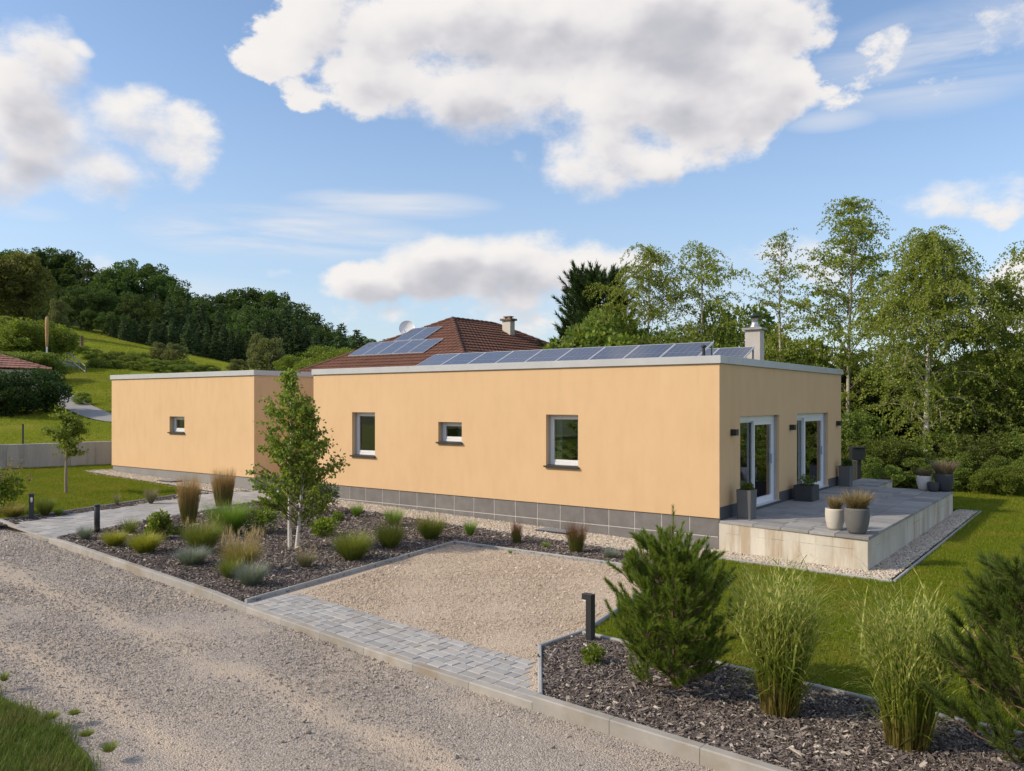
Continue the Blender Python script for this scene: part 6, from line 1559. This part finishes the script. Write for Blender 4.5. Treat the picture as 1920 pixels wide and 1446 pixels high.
# dish on the left hip
dz = empty('satellite_dish', (NX - 2.35, NY0 + 5.3, ne + 2.35), 0, 'white satellite dish on the brown tiled roof', 'satellite dish')
aa = np.arange(24) * 2 * math.pi / 24; mb = MB(); prof = [(.001, 0), (.18, .015), (.33, .05), (.43, .10), (.44, .115)]
V = np.concatenate([np.stack([r * np.cos(aa), np.full(24, -zz), r * np.sin(aa)], 1) for r, zz in prof]); i_ = np.arange(24); j = (i_ + 1) % 24
dm = mb.add(V, np.concatenate([np.stack([k_ * 24 + i_, k_ * 24 + j, (k_ + 1) * 24 + j, (k_ + 1) * 24 + i_], 1) for k_ in range(4)])).build('bowl', M['white'], dz, True); dm.location = (0, 0, .45); dm.rotation_euler = (rad(-15), 0, rad(35))
MB().tube([(0, .05, -.4), (0, .08, .44)], .03, 6).build('mast', M['steel'], dz); MB().tube([(0, 0, .1), (.2, -.42, .32)], .02, 5).build('arm', M['steel'], dz)
# roof panels on the front slope
tilt = math.atan2(3.28, 6.4); sn, cs = math.sin(tilt), math.cos(tilt)
pm, fm = panel_mesh(1.06, 1.70), frame_mesh(1.06, 1.70)
def roof_array(label, x0, n, s0):
    r = empty('roof_solar_array', (NX + x0, NY0 + s0 * cs - .10 * sn, ne + s0 * sn + .10 * cs), 0, label, 'solar panels', 'solar panels on the brown tiled roof')
    for k_ in range(n):
        p = link('solar_panel', pm, r, (k_ * 1.08, 0, 0)); p.rotation_euler[0] = tilt; link('frame', fm, p)
    MB().box(0, n * 1.08, .3, .34, -.08, -.02).build('rail', M['steel'], r).rotation_euler[0] = tilt
roof_array('lower row of five solar panels on the brown tiled roof', -3.55, 5, 2.35)
roof_array('upper pair of solar panels on the brown tiled roof', -1.75, 2, 4.12)

lx, ly = far(-128, 57); lz = hz(lx, ly)
lh = empty('red_roof_house', (lx, ly, 0), rad(12), 'low house with a faded red tile roof half hidden by the dark hedge', 'house')
rz_ = zat(652, 57); ez_ = zat(688, 55)
mb = MB(); mb.box(-4.2, 4.2, -5.2, 5.2, lz - 1, ez_ - .05); mb.build('wall', M['render_warm'], lh)
hip_roof(lh, 4.6, -5.6, 5.6, ez_, max(.9, rz_ - ez_ + .5), M['tile_red'], .34, .42)

# far house glimpsed right of the bungalow
x, y = far(1585, 46); zz = zat(756, 46)
fh = empty('hidden_house', (x, y, 0), rad(36), 'white house with an orange tiled roof glimpsed through the trees right of the bungalow', 'house')
MB().box(-1.5, 2.2, 0, 5, -.2, zz).build('wall', M['render_warm'], fh)
mb = MB(); V = [(-1.9, -.4, zz), (2.6, -.4, zz), (2.6, 5.4, zz), (-1.9, 5.4, zz), (-1.9, 2.5, zz + 1.5), (2.6, 2.5, zz + 1.5)]
mb.add(V, np.array([(0, 1, 5, 4), (2, 3, 4, 5)]), np.array([(1, 2, 5), (3, 0, 4)])); mb.build('roof', M['tile_red'], fh)

# ------------------------------------------------------------------ trees right of and behind the bungalow
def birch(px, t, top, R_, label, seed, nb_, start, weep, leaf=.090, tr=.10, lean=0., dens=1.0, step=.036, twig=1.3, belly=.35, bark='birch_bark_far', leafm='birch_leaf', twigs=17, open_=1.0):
    x, y = far(px, t); H_ = zat(top, t)
    b = empty('birch_tree', (x, y, -.05), 0, label, 'tree', 'birches behind the bungalow')
    tk, br, (LV, LQ) = birch_geo(seed, H_, R_, nb_, start, weep, dens, leaf, tr, lean, twig, leaf_step=step, belly=belly, twigs=twigs, open_=open_)
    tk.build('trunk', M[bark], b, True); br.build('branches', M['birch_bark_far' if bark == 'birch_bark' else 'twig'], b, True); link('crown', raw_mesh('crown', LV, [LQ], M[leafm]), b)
    return b
birch(1218, 43, 468, 2.9, 'weeping birch right of the tall pine, behind the solar panels', 301, 40, .2, 1.0, dens=1.15, twig=1.7, belly=.55)
birch(1312, 42, 458, 2.6, 'thin weeping birch between the pine group and the chimney', 302, 34, .2, 1.0, dens=.85, twig=1.7, belly=.6)
birch(1466, 38, 436, 1.75, 'narrow sparse birch right of the chimney', 303, 40, .15, .45, dens=.8, twig=.9, belly=.5, step=.05)
birch(1592, 36, 376, 2.5, 'tallest birch, with tiered leafy boughs behind the house corner', 304, 46, .20, .45, dens=1.3, twig=1.15, belly=.45, tr=.11)
birch(1738, 32.5, 442, 2.75, 'big weeping birch with a white trunk beside the terrace', 305, 58, .16, 1.15, dens=1.35, twig=2.0, belly=.45, tr=.13, bark='birch_bark', twigs=21, open_=.45)
birch(1885, 33, 525, 2.2, 'weeping birch between the white trunked birch and the right picture edge', 306, 40, .2, 1.0, dens=1.1, twig=1.5, belly=.5)
birch(2010, 31, 400, 2.7, 'birch reaching in from beyond the right picture edge', 307, 40, .2, .9, dens=1.0, twig=1.5, belly=.55)
# dead twig above the big birch
x, y = far(1118, 47); 
b = empty('tall_pine', (x, y, 0), 0, 'tall dark pine with upswept boughs left of the birches', 'tree')
(WV, WP), (NV, NT_) = pine_geo(41, zat(492, 47), 3.0, 16, 8, 9, 70, .34, .055, .75, .12, .14, .9, 1.2, belly=.2, prof_pow=.75)
link('trunk', raw_mesh('trunk', WV, [WP], M['bark'], True), b); link('needles', raw_mesh('needles', NV, [NT_], M['far_pine']), b)
BUL = {1150: 'bushy green tree touching the right side of the tall dark pine', 1185: 'bushy green tree under the left weeping birch behind the panels', 1255: 'bushy green tree under the first gap between the weeping birches',
       1300: 'bushy green tree under the thin weeping birch behind the panels', 1345: 'bushy green tree above the right end of the front panel row', 1375: 'taller bushy tree between the weeping birches and the chimney',
       1400: 'low bushy tree directly left of the chimney', 1440: 'low bushy tree directly behind the chimney', 1490: 'bushy tree under the narrow sparse birch', 1530: 'bushy tree behind the right end of the roof edge', 1130: 'bushy green tree at the left foot of the tall dark pine'}
for px, tp, t, w in ((1150, 560, 44, .9), (1185, 585, 42, 1.0), (1255, 600, 40, 1.0), (1300, 598, 41, 1.0), (1345, 590, 43, .9), (1375, 545, 44, .8), (1400, 600, 40, 1.0), (1440, 615, 40, 1.0), (1490, 610, 39, .9), (1530, 640, 40, 1.0), (1130, 600, 48, 1.0)):
    LBU = BUL[px]; x, y = far(px, t); tree_inst('bushy_tree', (BY + BU + BY + BL[:1])[rng.integers(0, 7)], (x, y, -.1), zat(tp, t), w * rng.uniform(.85, 1.05), LBU, 'tree', 'thicket trees behind the bungalow')
LTL = {1600: 'leafy tree right behind the trunk of the tallest birch', 1650: 'slim leafy tree between the tallest birch and the white trunked birch', 1700: 'leafy tree behind the left boughs of the white trunked birch',
       1775: 'leafy tree behind the right boughs of the white trunked birch', 1830: 'leafy tree filling the gap right of the white trunked birch', 1870: 'low leafy tree in front of the rightmost birches',
       1915: 'leafy tree at the right picture edge behind the birches', 1960: 'leafy tree just cut off by the right picture edge', 1560: 'leafy tree at the house corner left of the tallest birch', 2020: 'leafy tree outside the right picture edge'}
for px, tp, t, w in ((1600, 660, 38, .9), (1650, 600, 40, .8), (1700, 640, 39, .9), (1775, 650, 38, .9), (1830, 640, 37, .9), (1870, 690, 33, 1.0), (1915, 640, 36, .9), (1960, 680, 33, 1.0), (1560, 690, 42, .9), (2020, 600, 35, 1.)):
    LTR = LTL[px]; x, y = far(px, t); tree_inst('leafy_tree', (BU + BL)[rng.integers(0, 6)], (x, y, -.1), zat(tp, t), w, LTR, 'tree', 'thicket trees right of the terrace')
LBB = 'green bush in the undergrowth along the far edge of the right lawn'
for px, tp, t, w in ((1605, 760, 33, .9), (1640, 800, 32, 1.1), (1680, 815, 31, 1.1), (1715, 845, 30.5, 1.2), (1760, 800, 31.5, 1.0), (1800, 840, 30, 1.2), (1835, 790, 30.5, 1.0), (1868, 850, 29.3, 1.2), (1900, 800, 30, 1.0), (1925, 850, 28.8, 1.2), (1960, 780, 30, 1.0), (1655, 860, 30, 1.1), (1625, 850, 30.5, 1.0), (1780, 865, 29.6, 1.1), (1742, 868, 30, 1.1), (2000, 820, 29, 1.2)):
    x, y = far(px, t); tree_inst('bush', BU[rng.integers(0, 3)], (x, y, -.05), zat(tp, t) + .05, w, LBB, 'bush', 'bushes along the right lawn')
for px, tp, t, w, lab in ((1855, 872, 28.6, 1.3, 'bright green low shrub at the lawn edge, left of the bright pair'), (1898, 866, 28.2, 1.3, 'bright green low shrub at the lawn edge, right of the bright pair')):
    x, y = far(px, t); tree_inst('low_shrub', BY[rng.integers(0, 2)], (x, y, -.05), zat(tp, t) + .05, w, lab, 'shrub')
# dark post with a board, and a pale fence post, beyond the terrace
x, y = far(1608, 29.5)
r = empty('garden_stand', (x, y, 0), rad(36), 'dark post carrying a wide board beyond the far end of the terrace', 'post'); MB().slab(-.09, .09, -.09, .09, -.1, zat(862, 29.5), .01).build('post', M['black'], r); zz = zat(862, 29.5); MB().slab(-.25, .20, -.16, .16, zz + .002, zz + .42, .02).build('board', M['black'], r); MB().slab(-.24, .22, -.19, .19, zz + .424, zz + .46, .01).build('cover', M['black'], r)
x, y = far(1603, 28.6); r = empty('wooden_post', (x, y, 0), 0, 'pale wooden post next to the dark post beyond the terrace', 'post'); MB().slab(-.06, .06, -.06, .06, -.1, zat(866, 28.6), .012).build('shaft', M['wood_post'], r); MB().slab(-.07, .07, -.07, .07, zat(866, 28.6) + .002, zat(866, 28.6) + .04, .015).build('cap', M['wood_post'], r)

# trees across the road that the windows mirror
for (x, y, h, k_) in ((-34, -36, 9, 0), (-27, -40, 11, 1), (-20, -37, 9, 2), (-13, -41, 11, 3), (-7, -38, 10, 0), (-1, -42, 11, 1), (6, -39, 9, 2), (14, -42, 11, 3), (-41, -41, 10, 2)):
    tree_inst('broadleaf_tree', BL[k_], (x, y, gz(x) - .2), h, 1.2, 'broadleaf tree across the gravel road, mirrored in the windows', 'tree', 'trees across the road')
